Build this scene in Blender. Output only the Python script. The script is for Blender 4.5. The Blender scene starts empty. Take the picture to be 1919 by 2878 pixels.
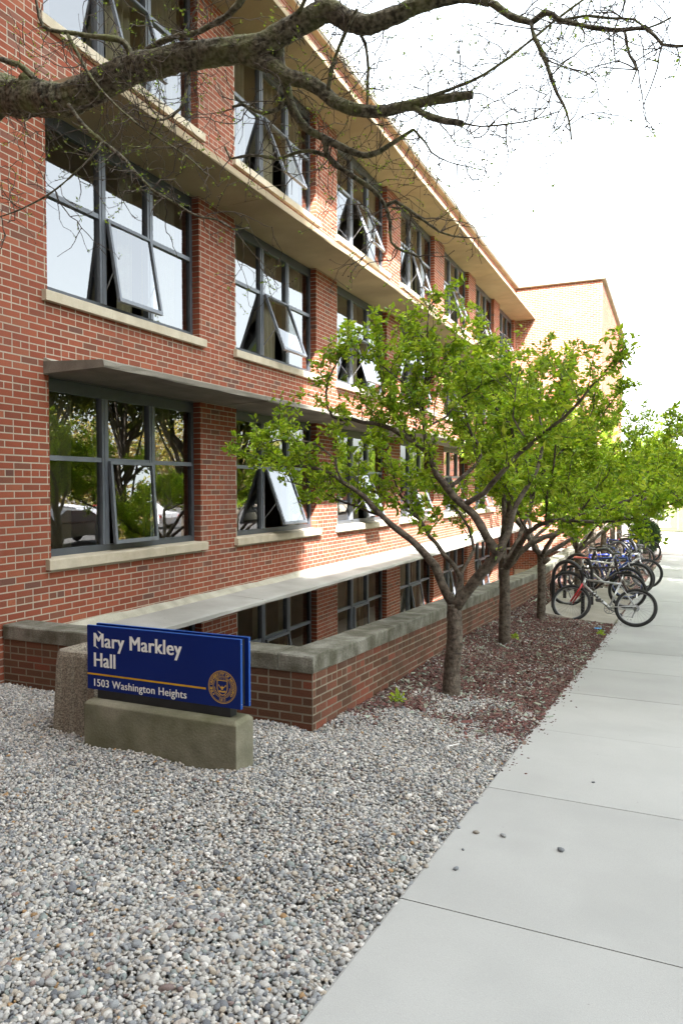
import bpy, math, random
import numpy as np
from mathutils import Vector, Matrix, Euler

# ------------------------------------------------------------------ camera, sky, sun, exposure
scn = bpy.context.scene
COL = scn.collection
R_ = math.radians
F_PX, YAW, PITCH, ROLL, CAMZ = 2073.09, 0.4220, 0.0330, 0.0013, 1.60   # photo pixels (1919 x 2878), radians, metres
cam_d = bpy.data.cameras.new('camera')
cam = bpy.data.objects.new('camera', cam_d)
COL.objects.link(cam)
cam_d.sensor_fit = 'VERTICAL'
cam_d.sensor_height = 36.0
cam_d.sensor_width = 24.0
cam_d.lens = 36.0 * F_PX / 2878.0
cam_d.clip_start = 0.05
cam_d.clip_end = 3000
cam.location = (0, 0, CAMZ)
cam.matrix_world = Matrix.Translation((0, 0, CAMZ)) @ Matrix.Rotation(YAW, 4, 'Z') @ Matrix.Rotation(math.pi / 2 - PITCH, 4, 'X') @ Matrix.Rotation(-ROLL, 4, 'Z')
scn.camera = cam

SUN = Vector((1.0, -1.65, 1.926)).normalized()          # towards the sun
EXPOSURE = 3.1
world = bpy.data.worlds.new('World')
scn.world = world
world.use_nodes = True
wn = world.node_tree.nodes
wl = world.node_tree.links
sky = wn.new('ShaderNodeTexSky')
sky.sky_type = 'NISHITA'
sky.sun_disc = False
sky.sun_elevation = math.asin(SUN.z)
sky.sun_rotation = math.atan2(SUN.x, SUN.y)
sky.air_density = 1.0
sky.dust_density = 4.0
sky.ozone_density = 0.3
hs = wn.new('ShaderNodeHueSaturation')                  # thin high haze: a whiter sky than clear air
hs.inputs['Saturation'].default_value = 0.26
bg = wn['Background']
bg.inputs['Strength'].default_value = 0.125
wl.new(sky.outputs[0], hs.inputs['Color'])
tint = wn.new('ShaderNodeMix'); tint.data_type = 'RGBA'; tint.blend_type = 'MULTIPLY'; tint.inputs['Factor'].default_value = 1.0
tint.inputs[7].default_value = (0.965, 1.0, 0.975, 1)
wl.new(hs.outputs[0], tint.inputs[6]); wl.new(tint.outputs[2], bg.inputs['Color'])

sun_d = bpy.data.lights.new('sun', 'SUN')
sun_d.energy = 4.3
sun_d.angle = R_(0.6)
sun_d.color = (1.0, 0.965, 0.94)
sun = bpy.data.objects.new('sun', sun_d)
COL.objects.link(sun)
sun.rotation_euler = SUN.to_track_quat('Z', 'Y').to_euler()
sun.location = (10, -16, 20)

scn.view_settings.view_transform = 'Standard'
scn.view_settings.look = 'None'
scn.view_settings.gamma = 1.0
scn.view_settings.use_curve_mapping = False
scn.view_settings.exposure = EXPOSURE
scn.render.engine = 'CYCLES'
scn.cycles.max_bounces = 8
scn.cycles.diffuse_bounces = 4
scn.cycles.glossy_bounces = 3
scn.cycles.transparent_max_bounces = 12
scn.cycles.transmission_bounces = 4
scn.cycles.caustics_reflective = False
scn.cycles.caustics_refractive = False
scn.cycles.use_denoising = True

rng = np.random.default_rng(7)
rnd = random.Random(11)

# ------------------------------------------------------------------ helpers
def at(u, v, y):
    """a point of the photograph (1919 x 2878 pixels) at the distance y along the street"""
    a = (u - 959.5) / F_PX; b = (1439 - v) / F_PX
    cr, sr = math.cos(ROLL), math.sin(ROLL)
    xc = a * cr + b * sr; zz = -a * sr + b * cr
    cp, sp = math.cos(PITCH), math.sin(PITCH)
    d = cp + zz * sp; z = zz * cp - sp
    c, s = math.cos(YAW), math.sin(YAW)
    x = xc * c - d * s; yy = xc * s + d * c
    return (x * y / yy, y, CAMZ + z * y / yy)

def px_of(p):
    """distance-free pixel position, only used to rank bricks by the size they show"""
    x, y, z = p[0], p[1], p[2] - CAMZ
    c, s = math.cos(YAW), math.sin(YAW)
    xc = x * c + y * s; d = -x * s + y * c
    cp, sp = math.cos(PITCH), math.sin(PITCH)
    dd = d * cp - z * sp; zz = z * cp + d * sp
    if dd < 0.1: return None
    return 959.5 + F_PX * xc / dd, 1439 - F_PX * zz / dd, dd

def smooth(t):
    t = np.clip(t, 0, 1)
    return t * t * (3 - 2 * t)

K = 0.946            # ground-level measurements below are taken with the camera 1.60 m up; K brings them to the building's scale
def zp(y):
    """height of the sidewalk along the street: falls away from the camera, then levels out"""
    y = np.clip(np.asarray(y, float) / K, -3, None)
    a = np.minimum(y, 11.5) * -0.0617
    t = np.clip(y - 11.5, 0, 4.0)
    return 0.0864 + K * (a - 0.0617 * (t - t * t / 8.0))

def edge_x(y):
    y = np.asarray(y, float) / K
    return K * (-1.105 + 0.0125 * y + 0.03 * np.clip(y - 13, 0, 14))

def zg(x, y):
    """height of the planting bed and gravel"""
    x = np.asarray(x, float); y = np.asarray(y, float)
    k = 0.055 * smooth((y - 5.7) / 4.7)
    w = np.clip(edge_x(y) - x, 0, 1.6)
    m = 0.10 * smooth((y - 5.7) / 4.7) * smooth((-1.8 - x) / 0.65)
    return zp(y) + k * w + m

class MB:
    """collects shapes; build() links them as one mesh object"""
    def __init__(s):
        s.v = []; s.f = []; s.c = []
    def add(s, verts, faces, col=None):
        o = len(s.v)
        s.v.extend([tuple(q) for q in verts])
        s.f.extend([tuple(i + o for i in f) for f in faces])
        if col is not None:
            s.c.extend([col] * len(verts))
        return s
    def box(s, x0, x1, y0, y1, z0, z1, col=None, skip=()):
        v = [(x0, y0, z0), (x1, y0, z0), (x1, y1, z0), (x0, y1, z0), (x0, y0, z1), (x1, y0, z1), (x1, y1, z1), (x0, y1, z1)]
        f = {'b': (0, 3, 2, 1), 't': (4, 5, 6, 7), 'y0': (0, 1, 5, 4), 'x1': (1, 2, 6, 5), 'y1': (2, 3, 7, 6), 'x0': (3, 0, 4, 7)}
        return s.add(v, [q for k, q in f.items() if k not in skip], col)
    def prism(s, poly, axis, a0, a1, col=None):
        """poly: 2D outline; axis 'x','y' or 'z' along which it runs from a0 to a1"""
        n = len(poly)
        def p(q, a):
            return {'x': (a, q[0], q[1]), 'y': (q[0], a, q[1]), 'z': (q[0], q[1], a)}[axis]
        v = [p(q, a0) for q in poly] + [p(q, a1) for q in poly]
        f = [tuple(range(n)), tuple(range(2 * n - 1, n - 1, -1))]
        f += [(i, i + n, (i + 1) % n + n, (i + 1) % n) for i in range(n)]
        return s.add(v, f, col)
    def tube(s, pts, r, n=8, col=None, cap=True):
        pts = [Vector(p) for p in pts]
        if not hasattr(r, '__len__'): r = [r] * len(pts)
        v = []; f = []
        up = None
        for i, p in enumerate(pts):
            t = (pts[min(i + 1, len(pts) - 1)] - pts[max(i - 1, 0)])
            if t.length < 1e-9: t = Vector((0, 0, 1))
            t.normalize()
            if up is None:
                up = t.orthogonal().normalized()
            else:
                up = (up - t * up.dot(t))
                up = up.normalized() if up.length > 1e-6 else t.orthogonal().normalized()
            w = t.cross(up)
            for k in range(n):
                a = 2 * math.pi * k / n
                v.append(p + (up * math.cos(a) + w * math.sin(a)) * r[i])
        m = len(pts)
        for i in range(m - 1):
            for k in range(n):
                f.append((i * n + k, i * n + (k + 1) % n, (i + 1) * n + (k + 1) % n, (i + 1) * n + k))
        if cap:
            f.append(tuple(range(n - 1, -1, -1)))
            f.append(tuple((m - 1) * n + k for k in range(n)))
        return s.add(v, f, col)
    def ridged(s, pts, r, n=26, amp=0.07, step=0.012):
        """a limb with furrowed bark: the outline of each ring wavers and the furrows drift along the limb"""
        pts = [Vector(p) for p in pts]; v = []; f = []; up = None
        ph = rng.uniform(0, 6.28, 6); ms = (5, 7, 9, 12, 2, 3)
        for i, p in enumerate(pts):
            t = (pts[min(i + 1, len(pts) - 1)] - pts[max(i - 1, 0)]).normalized()
            up = t.orthogonal().normalized() if up is None else (up - t * up.dot(t)).normalized()
            w = t.cross(up); ph = ph + rng.normal(0, 0.32, 6)
            for k in range(n):
                a = 2 * math.pi * k / n
                q = sum(math.sin(m * a + x) for m, x in zip(ms, ph)) / 3.0
                v.append(p + (up * math.cos(a) + w * math.sin(a)) * r[i] * (1 + amp * q + rng.normal(0, amp * 0.25)))
        m_ = len(pts)
        for i in range(m_ - 1):
            for k in range(n): f.append((i * n + k, i * n + (k + 1) % n, (i + 1) * n + (k + 1) % n, (i + 1) * n + k))
        f.append(tuple(range(n - 1, -1, -1))); f.append(tuple((m_ - 1) * n + k for k in range(n)))
        return s.add(v, f)
    def torus(s, c, axis, R, r, n=32, m=8, a0=0, a1=2 * math.pi, flat=1.0):
        c = Vector(c); ax = Vector(axis).normalized(); u = ax.orthogonal().normalized(); w = ax.cross(u)
        full = abs(a1 - a0 - 2 * math.pi) < 1e-6
        v = []; f = []
        nn = n if full else n + 1
        for i in range(nn):
            a = a0 + (a1 - a0) * i / n
            d = u * math.cos(a) + w * math.sin(a)
            for k in range(m):
                b = 2 * math.pi * k / m
                v.append(c + d * (R + r * math.cos(b)) + ax * (r * flat * math.sin(b)))
        for i in range(n if full else n):
            for k in range(m):
                j = (i + 1) % nn
                f.append((i * m + k, j * m + k, j * m + (k + 1) % m, i * m + (k + 1) % m))
        return s.add(v, f)
    def disc(s, c, axis, R, h, n=20):
        c = Vector(c); ax = Vector(axis).normalized()
        return s.tube([c - ax * h / 2, c + ax * h / 2], R, n)
    def build(s, name, mat=None, parent=None, sm=False, bevel=0):
        me = bpy.data.meshes.new(name)
        me.from_pydata(s.v, [], s.f)
        if s.c:
            at_ = me.color_attributes.new('Col', 'FLOAT_COLOR', 'POINT')
            arr = np.ones((len(s.v), 4), np.float32); arr[:, :3] = np.array(s.c, np.float32)
            at_.data.foreach_set('color', arr.ravel())
        return link(name, me, mat, parent, sm, bevel)

def link(name, me, mat=None, parent=None, sm=False, bevel=0):
    o = bpy.data.objects.new(name, me)
    COL.objects.link(o)
    if mat is not None and len(me.materials) == 0: me.materials.append(mat)
    me.polygons.foreach_set('use_smooth', np.full(len(me.polygons), bool(sm)))
    if parent is not None: o.parent = parent
    if bevel:
        b = o.modifiers.new('bevel', 'BEVEL'); b.width = bevel; b.segments = 2; b.limit_method = 'ANGLE'
        b.harden_normals = False
    return o

def np_mesh(name, verts, faces, mat, parent=None, cols=None, sm=False):
    """verts (N,3), faces (M,k) as arrays; cols (N,3)"""
    me = bpy.data.meshes.new(name)
    verts = np.asarray(verts, np.float32); faces = np.asarray(faces, np.int32)
    M, k = faces.shape
    me.vertices.add(len(verts)); me.vertices.foreach_set('co', verts.ravel())
    me.loops.add(M * k); me.loops.foreach_set('vertex_index', faces.ravel())
    me.polygons.add(M)
    me.polygons.foreach_set('loop_start', np.arange(0, M * k, k, dtype=np.int32))
    me.update(calc_edges=True)
    if cols is not None:
        a = me.color_attributes.new('Col', 'FLOAT_COLOR', 'POINT')
        arr = np.ones((len(verts), 4), np.float32); arr[:, :3] = cols
        a.data.foreach_set('color', arr.ravel())
    return link(name, me, mat, parent, sm)

def empty(name, loc=(0, 0, 0)):
    o = bpy.data.objects.new(name, None); COL.objects.link(o); o.location = loc
    o.empty_display_size = 0.2
    return o

def tag(o, label, cat, group=None, kind=None):
    o['label'] = label; o['category'] = cat
    if group: o['group'] = group
    if kind: o['kind'] = kind
    return o

def structure(o):
    o['kind'] = 'structure'; return o

def thing(name, label, cat, loc=(0, 0, 0), group=None):
    return tag(empty(name, loc), label, cat, group)

# ------------------------------------------------------------------ materials
def pm(name, base, base2=None, scale=8.0, rough=0.85, bump=0.0, bscale=60.0, attr=False, metal=0.0, spec=0.3, detail=6.0, fine=0.0, fscale=180.0, streak=None, contrast=(0.35, 0.65), emit=None):
    m = bpy.data.materials.new(name); m.use_nodes = True
    nt = m.node_tree; n = nt.nodes; l = nt.links
    b = n['Principled BSDF']
    b.inputs['Roughness'].default_value = rough
    b.inputs['Metallic'].default_value = metal
    b.inputs['Specular IOR Level'].default_value = spec
    tc = n.new('ShaderNodeTexCoord')
    src = None
    def noise(sc, dt=6.0, mapping=None):
        t = n.new('ShaderNodeTexNoise'); t.inputs['Scale'].default_value = sc; t.inputs['Detail'].default_value = dt
        if mapping:
            mp = n.new('ShaderNodeMapping'); mp.inputs['Scale'].default_value = mapping
            l.new(tc.outputs['Object'], mp.inputs[0]); l.new(mp.outputs[0], t.inputs['Vector'])
        else:
            l.new(tc.outputs['Object'], t.inputs['Vector'])
        return t
    def mixc(kind, fac, a, bb):
        x = n.new('ShaderNodeMix'); x.data_type = 'RGBA'; x.blend_type = kind
        if hasattr(fac, 'is_output'): l.new(fac, x.inputs['Factor'])
        else: x.inputs['Factor'].default_value = fac
        for v, i in ((a, 6), (bb, 7)):
            if hasattr(v, 'is_output'): l.new(v, x.inputs[i])
            else: x.inputs[i].default_value = (*v, 1)
        return x.outputs[2]
    if attr:
        va = n.new('ShaderNodeVertexColor'); va.layer_name = 'Col'; src = va.outputs[0]
    if base2 is not None or src is None:
        if base2 is None: base2 = base
        t = noise(scale, detail)
        rp = n.new('ShaderNodeMapRange'); rp.inputs[1].default_value = contrast[0]; rp.inputs[2].default_value = contrast[1]
        l.new(t.outputs['Fac'], rp.inputs[0])
        c = mixc('MIX', rp.outputs[0], base, base2)
        src = mixc('MULTIPLY', 1.0, src, c) if src is not None else c
    if fine:
        t = noise(fscale, 3.0)
        rp = n.new('ShaderNodeMapRange'); rp.inputs[1].default_value = 0.3; rp.inputs[2].default_value = 0.7
        rp.inputs[3].default_value = 1 - fine; rp.inputs[4].default_value = 1 + fine
        l.new(t.outputs['Fac'], rp.inputs[0])
        cc = n.new('ShaderNodeCombineColor')
        for i in range(3): l.new(rp.outputs[0], cc.inputs[i])
        src = mixc('MULTIPLY', 1.0, src, cc.outputs[0])
    if streak:
        t = noise(streak[0], 5.0, streak[1])
        rp = n.new('ShaderNodeMapRange'); rp.inputs[1].default_value = 0.45; rp.inputs[2].default_value = 0.75
        l.new(t.outputs['Fac'], rp.inputs[0])
        ml = n.new('ShaderNodeMath'); ml.operation = 'MULTIPLY'; ml.inputs[1].default_value = streak[3]
        l.new(rp.outputs[0], ml.inputs[0])
        src = mixc('MIX', ml.outputs[0], src, streak[2])
    l.new(src, b.inputs['Base Color'])
    if bump:
        t = noise(bscale, 5.0)
        bp = n.new('ShaderNodeBump'); bp.inputs['Strength'].default_value = bump; bp.inputs['Distance'].default_value = 0.01
        l.new(t.outputs['Fac'], bp.inputs['Height']); l.new(bp.outputs[0], b.inputs['Normal'])
    if emit:
        b.inputs['Emission Color'].default_value = (*emit[0], 1); b.inputs['Emission Strength'].default_value = emit[1]
    return m

def glass_mat(name, tint=(0.75, 0.8, 0.8), ior=3.0):
    m = bpy.data.materials.new(name); m.use_nodes = True
    nt = m.node_tree; n = nt.nodes; l = nt.links
    for x in list(n):
        if x.type != 'OUTPUT_MATERIAL': n.remove(x)
    out = [x for x in n if x.type == 'OUTPUT_MATERIAL'][0]
    tr = n.new('ShaderNodeBsdfTransparent'); tr.inputs[0].default_value = (*tint, 1)
    gl = n.new('ShaderNodeBsdfGlossy'); gl.inputs['Roughness'].default_value = 0.004; gl.inputs['Color'].default_value = (0.97, 0.98, 1, 1)
    fr = n.new('ShaderNodeFresnel'); fr.inputs['IOR'].default_value = ior
    mx = n.new('ShaderNodeMixShader')
    tc = n.new('ShaderNodeTexCoord'); nz = n.new('ShaderNodeTexNoise'); nz.inputs['Scale'].default_value = 1.3; nz.inputs['Detail'].default_value = 1.0
    bp = n.new('ShaderNodeBump'); bp.inputs['Strength'].default_value = 0.12; bp.inputs['Distance'].default_value = 0.02
    l.new(tc.outputs['Object'], nz.inputs['Vector']); l.new(nz.outputs['Fac'], bp.inputs['Height']); l.new(bp.outputs[0], gl.inputs['Normal'])
    l.new(fr.outputs[0], mx.inputs[0]); l.new(tr.outputs[0], mx.inputs[1]); l.new(gl.outputs[0], mx.inputs[2]); l.new(mx.outputs[0], out.inputs[0])
    return m

def leaf_mat(name, trans=0.52, rough=0.45, tcol=(1.5, 1.35, 0.6)):
    m = bpy.data.materials.new(name); m.use_nodes = True
    nt = m.node_tree; n = nt.nodes; l = nt.links
    b = n['Principled BSDF']; out = n['Material Output']
    va = n.new('ShaderNodeVertexColor'); va.layer_name = 'Col'
    b.inputs['Roughness'].default_value = rough; b.inputs['Specular IOR Level'].default_value = 0.35
    l.new(va.outputs[0], b.inputs['Base Color'])
    tl = n.new('ShaderNodeBsdfTranslucent')
    mc = n.new('ShaderNodeMix'); mc.data_type = 'RGBA'; mc.blend_type = 'MULTIPLY'; mc.inputs['Factor'].default_value = 1.0
    l.new(va.outputs[0], mc.inputs[6]); mc.inputs[7].default_value = (*tcol, 1)
    l.new(mc.outputs[2], tl.inputs[0])
    mx = n.new('ShaderNodeMixShader'); mx.inputs[0].default_value = trans
    l.new(b.outputs[0], mx.inputs[1]); l.new(tl.outputs[0], mx.inputs[2]); l.new(mx.outputs[0], out.inputs[0])
    return m

M = {}
M['brick'] = pm('brick', (1.04, 0.88, 0.78), (0.88, 0.73, 0.66), 1.1, 0.9, 0.35, 90, attr=True, fine=0.2, fscale=140)
M['mortar'] = pm('mortar', (0.46, 0.415, 0.33), (0.38, 0.34, 0.27), 1.4, 0.95, 0.3, 120, fine=0.15)
M['mortar_dark'] = pm('mortar_dark', (0.27, 0.24, 0.18), (0.18, 0.16, 0.12), 4.0, 0.95, 0.3, 120, fine=0.2)
M['stone'] = pm('limestone', (0.56, 0.50, 0.39), (0.46, 0.40, 0.30), 6.0, 0.85, 0.15, 60, fine=0.08, streak=(3.0, (1, 2.5, 0.5), (0.36, 0.31, 0.23), 0.35))
M['soffit'] = pm('soffit_concrete', (0.33, 0.265, 0.175), (0.26, 0.205, 0.13), 1.3, 0.9, 0.2, 30, fine=0.1, streak=(0.8, (1, 1.6, 1), (0.17, 0.135, 0.09), 0.6))
M['canopy'] = pm('canopy_concrete', (0.25, 0.228, 0.19), (0.17, 0.153, 0.125), 2.0, 0.92, 0.4, 40, fine=0.2, streak=(1.2, (3, 0.35, 1), (0.12, 0.105, 0.085), 0.6))
M['slab'] = pm('slab_concrete', (0.36, 0.355, 0.33), (0.28, 0.275, 0.25), 1.5, 0.9, 0.3, 50, fine=0.12, streak=(1.5, (1, 1, 1), (0.27, 0.26, 0.23), 0.4))
M['wash'] = pm('cement_wash', (0.42, 0.40, 0.33), (0.30, 0.29, 0.23), 5.0, 0.95, 0.6, 30, fine=0.2)
M['coping'] = pm('coping_concrete', (0.235, 0.23, 0.195), (0.105, 0.10, 0.075), 4.5, 0.92, 0.6, 60, fine=0.3, fscale=90, contrast=(0.38, 0.62), streak=(3.5, (3, 3, 0.5), (0.075, 0.075, 0.045), 0.7))
M['frame'] = pm('window_frame', (0.075, 0.084, 0.098), (0.06, 0.068, 0.08), 5, 0.45, 0.05, 80, spec=0.5)
M['sash'] = pm('sash_frame', (0.17, 0.185, 0.21), (0.14, 0.155, 0.18), 5, 0.4, 0.05, 80, spec=0.5)
M['glass'] = glass_mat('window_glass')
M['curtain'] = pm('curtain', (0.50, 0.44, 0.30), (0.42, 0.36, 0.24), 3, 0.95, 0.0, fine=0.1)
M['sheer'] = pm('sheer_curtain', (0.62, 0.60, 0.53), (0.52, 0.5, 0.43), 3, 0.95)
M['room'] = pm('room', (0.34, 0.30, 0.24), (0.24, 0.21, 0.165), 0.8, 0.95)
M['fascia'] = pm('roof_fascia', (0.30, 0.29, 0.25), (0.27, 0.26, 0.225), 2, 0.6)
M['roof'] = pm('roof_gravel', (0.25, 0.24, 0.22), (0.18, 0.17, 0.16), 20, 0.95)
M['walk'] = pm('sidewalk_concrete', (0.393, 0.392, 0.374), (0.357, 0.356, 0.339), 0.9, 0.92, 0.12, 220, fine=0.09, fscale=300, streak=(2.2, (1, 1, 1), (0.30, 0.303, 0.29), 0.35))
M['pad'] = pm('pad_concrete', (0.36, 0.335, 0.29), (0.28, 0.255, 0.215), 2.0, 0.95, 0.3, 80, fine=0.12)
M['soil'] = pm('gravel_bed', (0.14, 0.125, 0.11), (0.055, 0.05, 0.045), 26, 0.95, 1.0, 30, contrast=(0.3, 0.7))
M['mulch_soil'] = pm('mulch_soil', (0.085, 0.035, 0.028), (0.15, 0.10, 0.075), 14, 0.95, 1.0, 45, contrast=(0.4, 0.75))
M['pebble'] = pm('pebble', (1, 1, 1), (0.82, 0.82, 0.84), 40, 0.75, 0.25, 220, attr=True, fine=0.1, fscale=300)
M['chip'] = pm('mulch_chip', (1, 1, 1), (0.7, 0.7, 0.7), 50, 0.95, 0.0, attr=True)
M['bark'] = pm('crabapple_bark', (0.125, 0.098, 0.076), (0.04, 0.032, 0.026), 30, 0.9, 1.0, 60, contrast=(0.35, 0.65), streak=(9, (1, 1, 1.6), (0.23, 0.205, 0.165), 0.6))
M['bark_big'] = pm('rough_bark', (0.19, 0.17, 0.125), (0.040, 0.034, 0.026), 38, 0.95, 1.0, 70, contrast=(0.38, 0.62), streak=(5, (1, 1, 1), (0.165, 0.185, 0.06), 0.7))
M['twig'] = pm('twig_bark', (0.06, 0.045, 0.035), (0.11, 0.09, 0.075), 30, 0.9)
M['leaf'] = leaf_mat('crabapple_leaf')
M['leaf_dark'] = leaf_mat('yew_leaf', 0.12, 0.6)
M['blue'] = pm('sign_blue', (0.004, 0.019, 0.155), (0.0035, 0.016, 0.135), 2.0, 0.42, 0.0, spec=0.18, streak=(9, (1, 1, 1), (0.010, 0.024, 0.125), 0.15))
M['blue_edge'] = pm('sign_edge', (0.015, 0.085, 0.36), (0.012, 0.075, 0.32), 4, 0.4)
M['black'] = pm('black_paint', (0.012, 0.013, 0.016), (0.02, 0.021, 0.024), 8, 0.4, spec=0.5)
M['white_print'] = pm('white_print', (0.86, 0.86, 0.84), (0.82, 0.82, 0.80), 12, 0.5)
M['gold'] = pm('gold_print', (0.62, 0.34, 0.015), (0.58, 0.31, 0.012), 8, 0.5)
M['seal_gold'] = pm('seal_gold', (0.66, 0.40, 0.06), (0.60, 0.36, 0.05), 40, 0.5)
M['sign_base'] = pm('sign_base_concrete', (0.25, 0.235, 0.175), (0.15, 0.143, 0.10), 5.0, 0.92, 0.3, 60, fine=0.18, streak=(2.2, (1, 1, 1.5), (0.085, 0.092, 0.035), 0.75))
M['aggregate'] = pm('aggregate_concrete', (0.36, 0.315, 0.25), (0.13, 0.11, 0.085), 95, 0.95, 1.0, 95, contrast=(0.36, 0.64), detail=2.0)
M['hole'] = pm('bin_inside', (0.05, 0.045, 0.04), (0.035, 0.03, 0.028), 10, 0.95)
M['tyre'] = pm('tyre_rubber', (0.018, 0.018, 0.019), (0.03, 0.03, 0.03), 20, 0.8)
M['tan'] = pm('tan_sidewall', (0.45, 0.29, 0.13), (0.38, 0.24, 0.11), 10, 0.8)
M['metal'] = pm('bike_metal', (0.55, 0.55, 0.55), (0.45, 0.45, 0.46), 10, 0.3, metal=0.9)
M['steel'] = pm('dull_steel', (0.3, 0.3, 0.31), (0.22, 0.22, 0.23), 10, 0.4, metal=0.7)
M['saddle'] = pm('saddle_black', (0.02, 0.02, 0.022), (0.03, 0.03, 0.03), 10, 0.5)
M['asphalt'] = pm('asphalt', (0.075, 0.072, 0.068), (0.055, 0.053, 0.05), 4, 0.95, 0.3, 120, fine=0.2)
M['road'] = pm('road_concrete', (0.36, 0.34, 0.31), (0.30, 0.285, 0.26), 1, 0.95, 0.2, 90)
M['lawn'] = pm('lawn', (0.10, 0.15, 0.03), (0.16, 0.17, 0.05), 3, 0.95, 0.6, 60, fine=0.3)

def add_spots(m, scale, size, col, strength):
    """old gum and drip marks on the paving"""
    nt = m.node_tree; n = nt.nodes; l = nt.links; b = n['Principled BSDF']
    src = b.inputs['Base Color'].links[0].from_socket
    g = n.new('ShaderNodeNewGeometry')
    v = n.new('ShaderNodeTexVoronoi'); v.inputs['Scale'].default_value = scale
    l.new(g.outputs['Position'], v.inputs['Vector'])
    wn_ = n.new('ShaderNodeTexWhiteNoise'); l.new(v.outputs['Position'], wn_.inputs['Vector'])
    mr = n.new('ShaderNodeMapRange'); mr.inputs[1].default_value = 0.0; mr.inputs[2].default_value = 1.0; mr.inputs[3].default_value = -size * 0.6; mr.inputs[4].default_value = size
    l.new(wn_.outputs['Value'], mr.inputs[0])
    sb = n.new('ShaderNodeMath'); sb.operation = 'SUBTRACT'; l.new(mr.outputs[0], sb.inputs[0]); l.new(v.outputs['Distance'], sb.inputs[1])
    r2 = n.new('ShaderNodeMapRange'); r2.inputs[1].default_value = 0.0; r2.inputs[2].default_value = size * 0.35; r2.inputs[3].default_value = 0.0; r2.inputs[4].default_value = strength
    l.new(sb.outputs[0], r2.inputs[0])
    x = n.new('ShaderNodeMix'); x.data_type = 'RGBA'; l.new(r2.outputs[0], x.inputs['Factor']); l.new(src, x.inputs[6]); x.inputs[7].default_value = (*col, 1)
    l.new(x.outputs[2], b.inputs['Base Color'])
add_spots(M['walk'], 3.1, 0.055, (0.24, 0.235, 0.225), 0.55)
add_spots(M['walk'], 11.0, 0.06, (0.20, 0.19, 0.18), 0.7)
add_spots(M['slab'], 6.0, 0.10, (0.13, 0.12, 0.10), 0.6)

# soft rain and soot stains on the brickwork, wider than single bricks
def add_wash(m, scale, stretch, col, lo, hi, strength):
    nt = m.node_tree; n = nt.nodes; l = nt.links; b = n['Principled BSDF']
    src = b.inputs['Base Color'].links[0].from_socket
    g = n.new('ShaderNodeNewGeometry'); mp = n.new('ShaderNodeMapping'); mp.inputs['Scale'].default_value = stretch
    t = n.new('ShaderNodeTexNoise'); t.inputs['Scale'].default_value = scale; t.inputs['Detail'].default_value = 4
    l.new(g.outputs['Position'], mp.inputs[0]); l.new(mp.outputs[0], t.inputs['Vector'])
    r = n.new('ShaderNodeMapRange'); r.inputs[1].default_value = lo; r.inputs[2].default_value = hi; r.inputs[4].default_value = strength
    l.new(t.outputs['Fac'], r.inputs[0])
    x = n.new('ShaderNodeMix'); x.data_type = 'RGBA'; l.new(r.outputs[0], x.inputs['Factor']); l.new(src, x.inputs[6]); x.inputs[7].default_value = (*col, 1)
    l.new(x.outputs[2], b.inputs['Base Color'])
for k in ('brick', 'mortar'):
    add_wash(M[k], 0.9, (1, 1, 0.45), (0.15, 0.10, 0.08), 0.56, 0.80, 0.45)
    add_wash(M[k], 1.3, (1, 1, 0.6), (0.40, 0.30, 0.25), 0.62, 0.85, 0.35)
add_wash(M['walk'], 0.55, (1, 1, 1), (0.31, 0.305, 0.285), 0.50, 0.75, 0.5)
add_wash(M['stone'], 2.5, (1, 1, 0.5), (0.28, 0.25, 0.19), 0.52, 0.80, 0.5)
add_wash(M['canopy'], 2.2, (1, 0.4, 1), (0.10, 0.09, 0.07), 0.48, 0.72, 0.6)
add_wash(M['sign_base'], 3.0, (1, 1, 0.7), (0.085, 0.09, 0.04), 0.45, 0.7, 0.55)

# each slab was poured and has aged a little differently
nt = M['walk'].node_tree; b = nt.nodes['Principled BSDF']; src = b.inputs['Base Color'].links[0].from_socket
oi = nt.nodes.new('ShaderNodeObjectInfo'); mr = nt.nodes.new('ShaderNodeMapRange'); mr.inputs[3].default_value = 0.93; mr.inputs[4].default_value = 1.05
nt.links.new(oi.outputs['Random'], mr.inputs[0])
cc = nt.nodes.new('ShaderNodeCombineColor')
for i in range(3): nt.links.new(mr.outputs[0], cc.inputs[i])
mx = nt.nodes.new('ShaderNodeMix'); mx.data_type = 'RGBA'; mx.blend_type = 'MULTIPLY'; mx.inputs['Factor'].default_value = 1.0
nt.links.new(src, mx.inputs[6]); nt.links.new(cc.outputs[0], mx.inputs[7]); nt.links.new(mx.outputs[2], b.inputs['Base Color'])
# ================================================================== the setting: ground, gravel bed, planting bed, sidewalk
XF = -5.6525                       # facade plane of the hall
Y0, PITCHW, WIN = 5.5189, 3.4472, 2.5655
YA = 29.14                         # front wall of the projecting end block
XA = -2.49                         # its corner
XW, YW = -2.448, 4.921             # corner of the low areaway wall
COURSE = 0.0677
STOREY = 2.655
FLOORS = (-1.757, 0.898, 3.553, 6.208)   # window bottoms: basement and three storeys
WH = 1.825                         # window opening height

def top_of_coping(y):
    y = np.asarray(y, float)
    return 0.335 - 0.042 * np.clip(y - YW, 0, 10.5)

def grid_sheet(name, xs, ys, zf, mat, skip=None):
    xs = np.asarray(xs, float); ys = np.asarray(ys, float)
    X, Y = np.meshgrid(xs, ys, indexing='ij')
    V = np.stack([X, Y, zf(X, Y)], -1).reshape(-1, 3)
    n = len(ys); f = []
    for i in range(len(xs) - 1):
        for j in range(n - 1):
            cx_, cy_ = (xs[i] + xs[i + 1]) / 2, (ys[j] + ys[j + 1]) / 2
            if skip and skip(cx_, cy_): continue
            f.append((i * n + j, (i + 1) * n + j, (i + 1) * n + j + 1, i * n + j + 1))
    return np_mesh(name, V, f, mat, sm=True)

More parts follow.
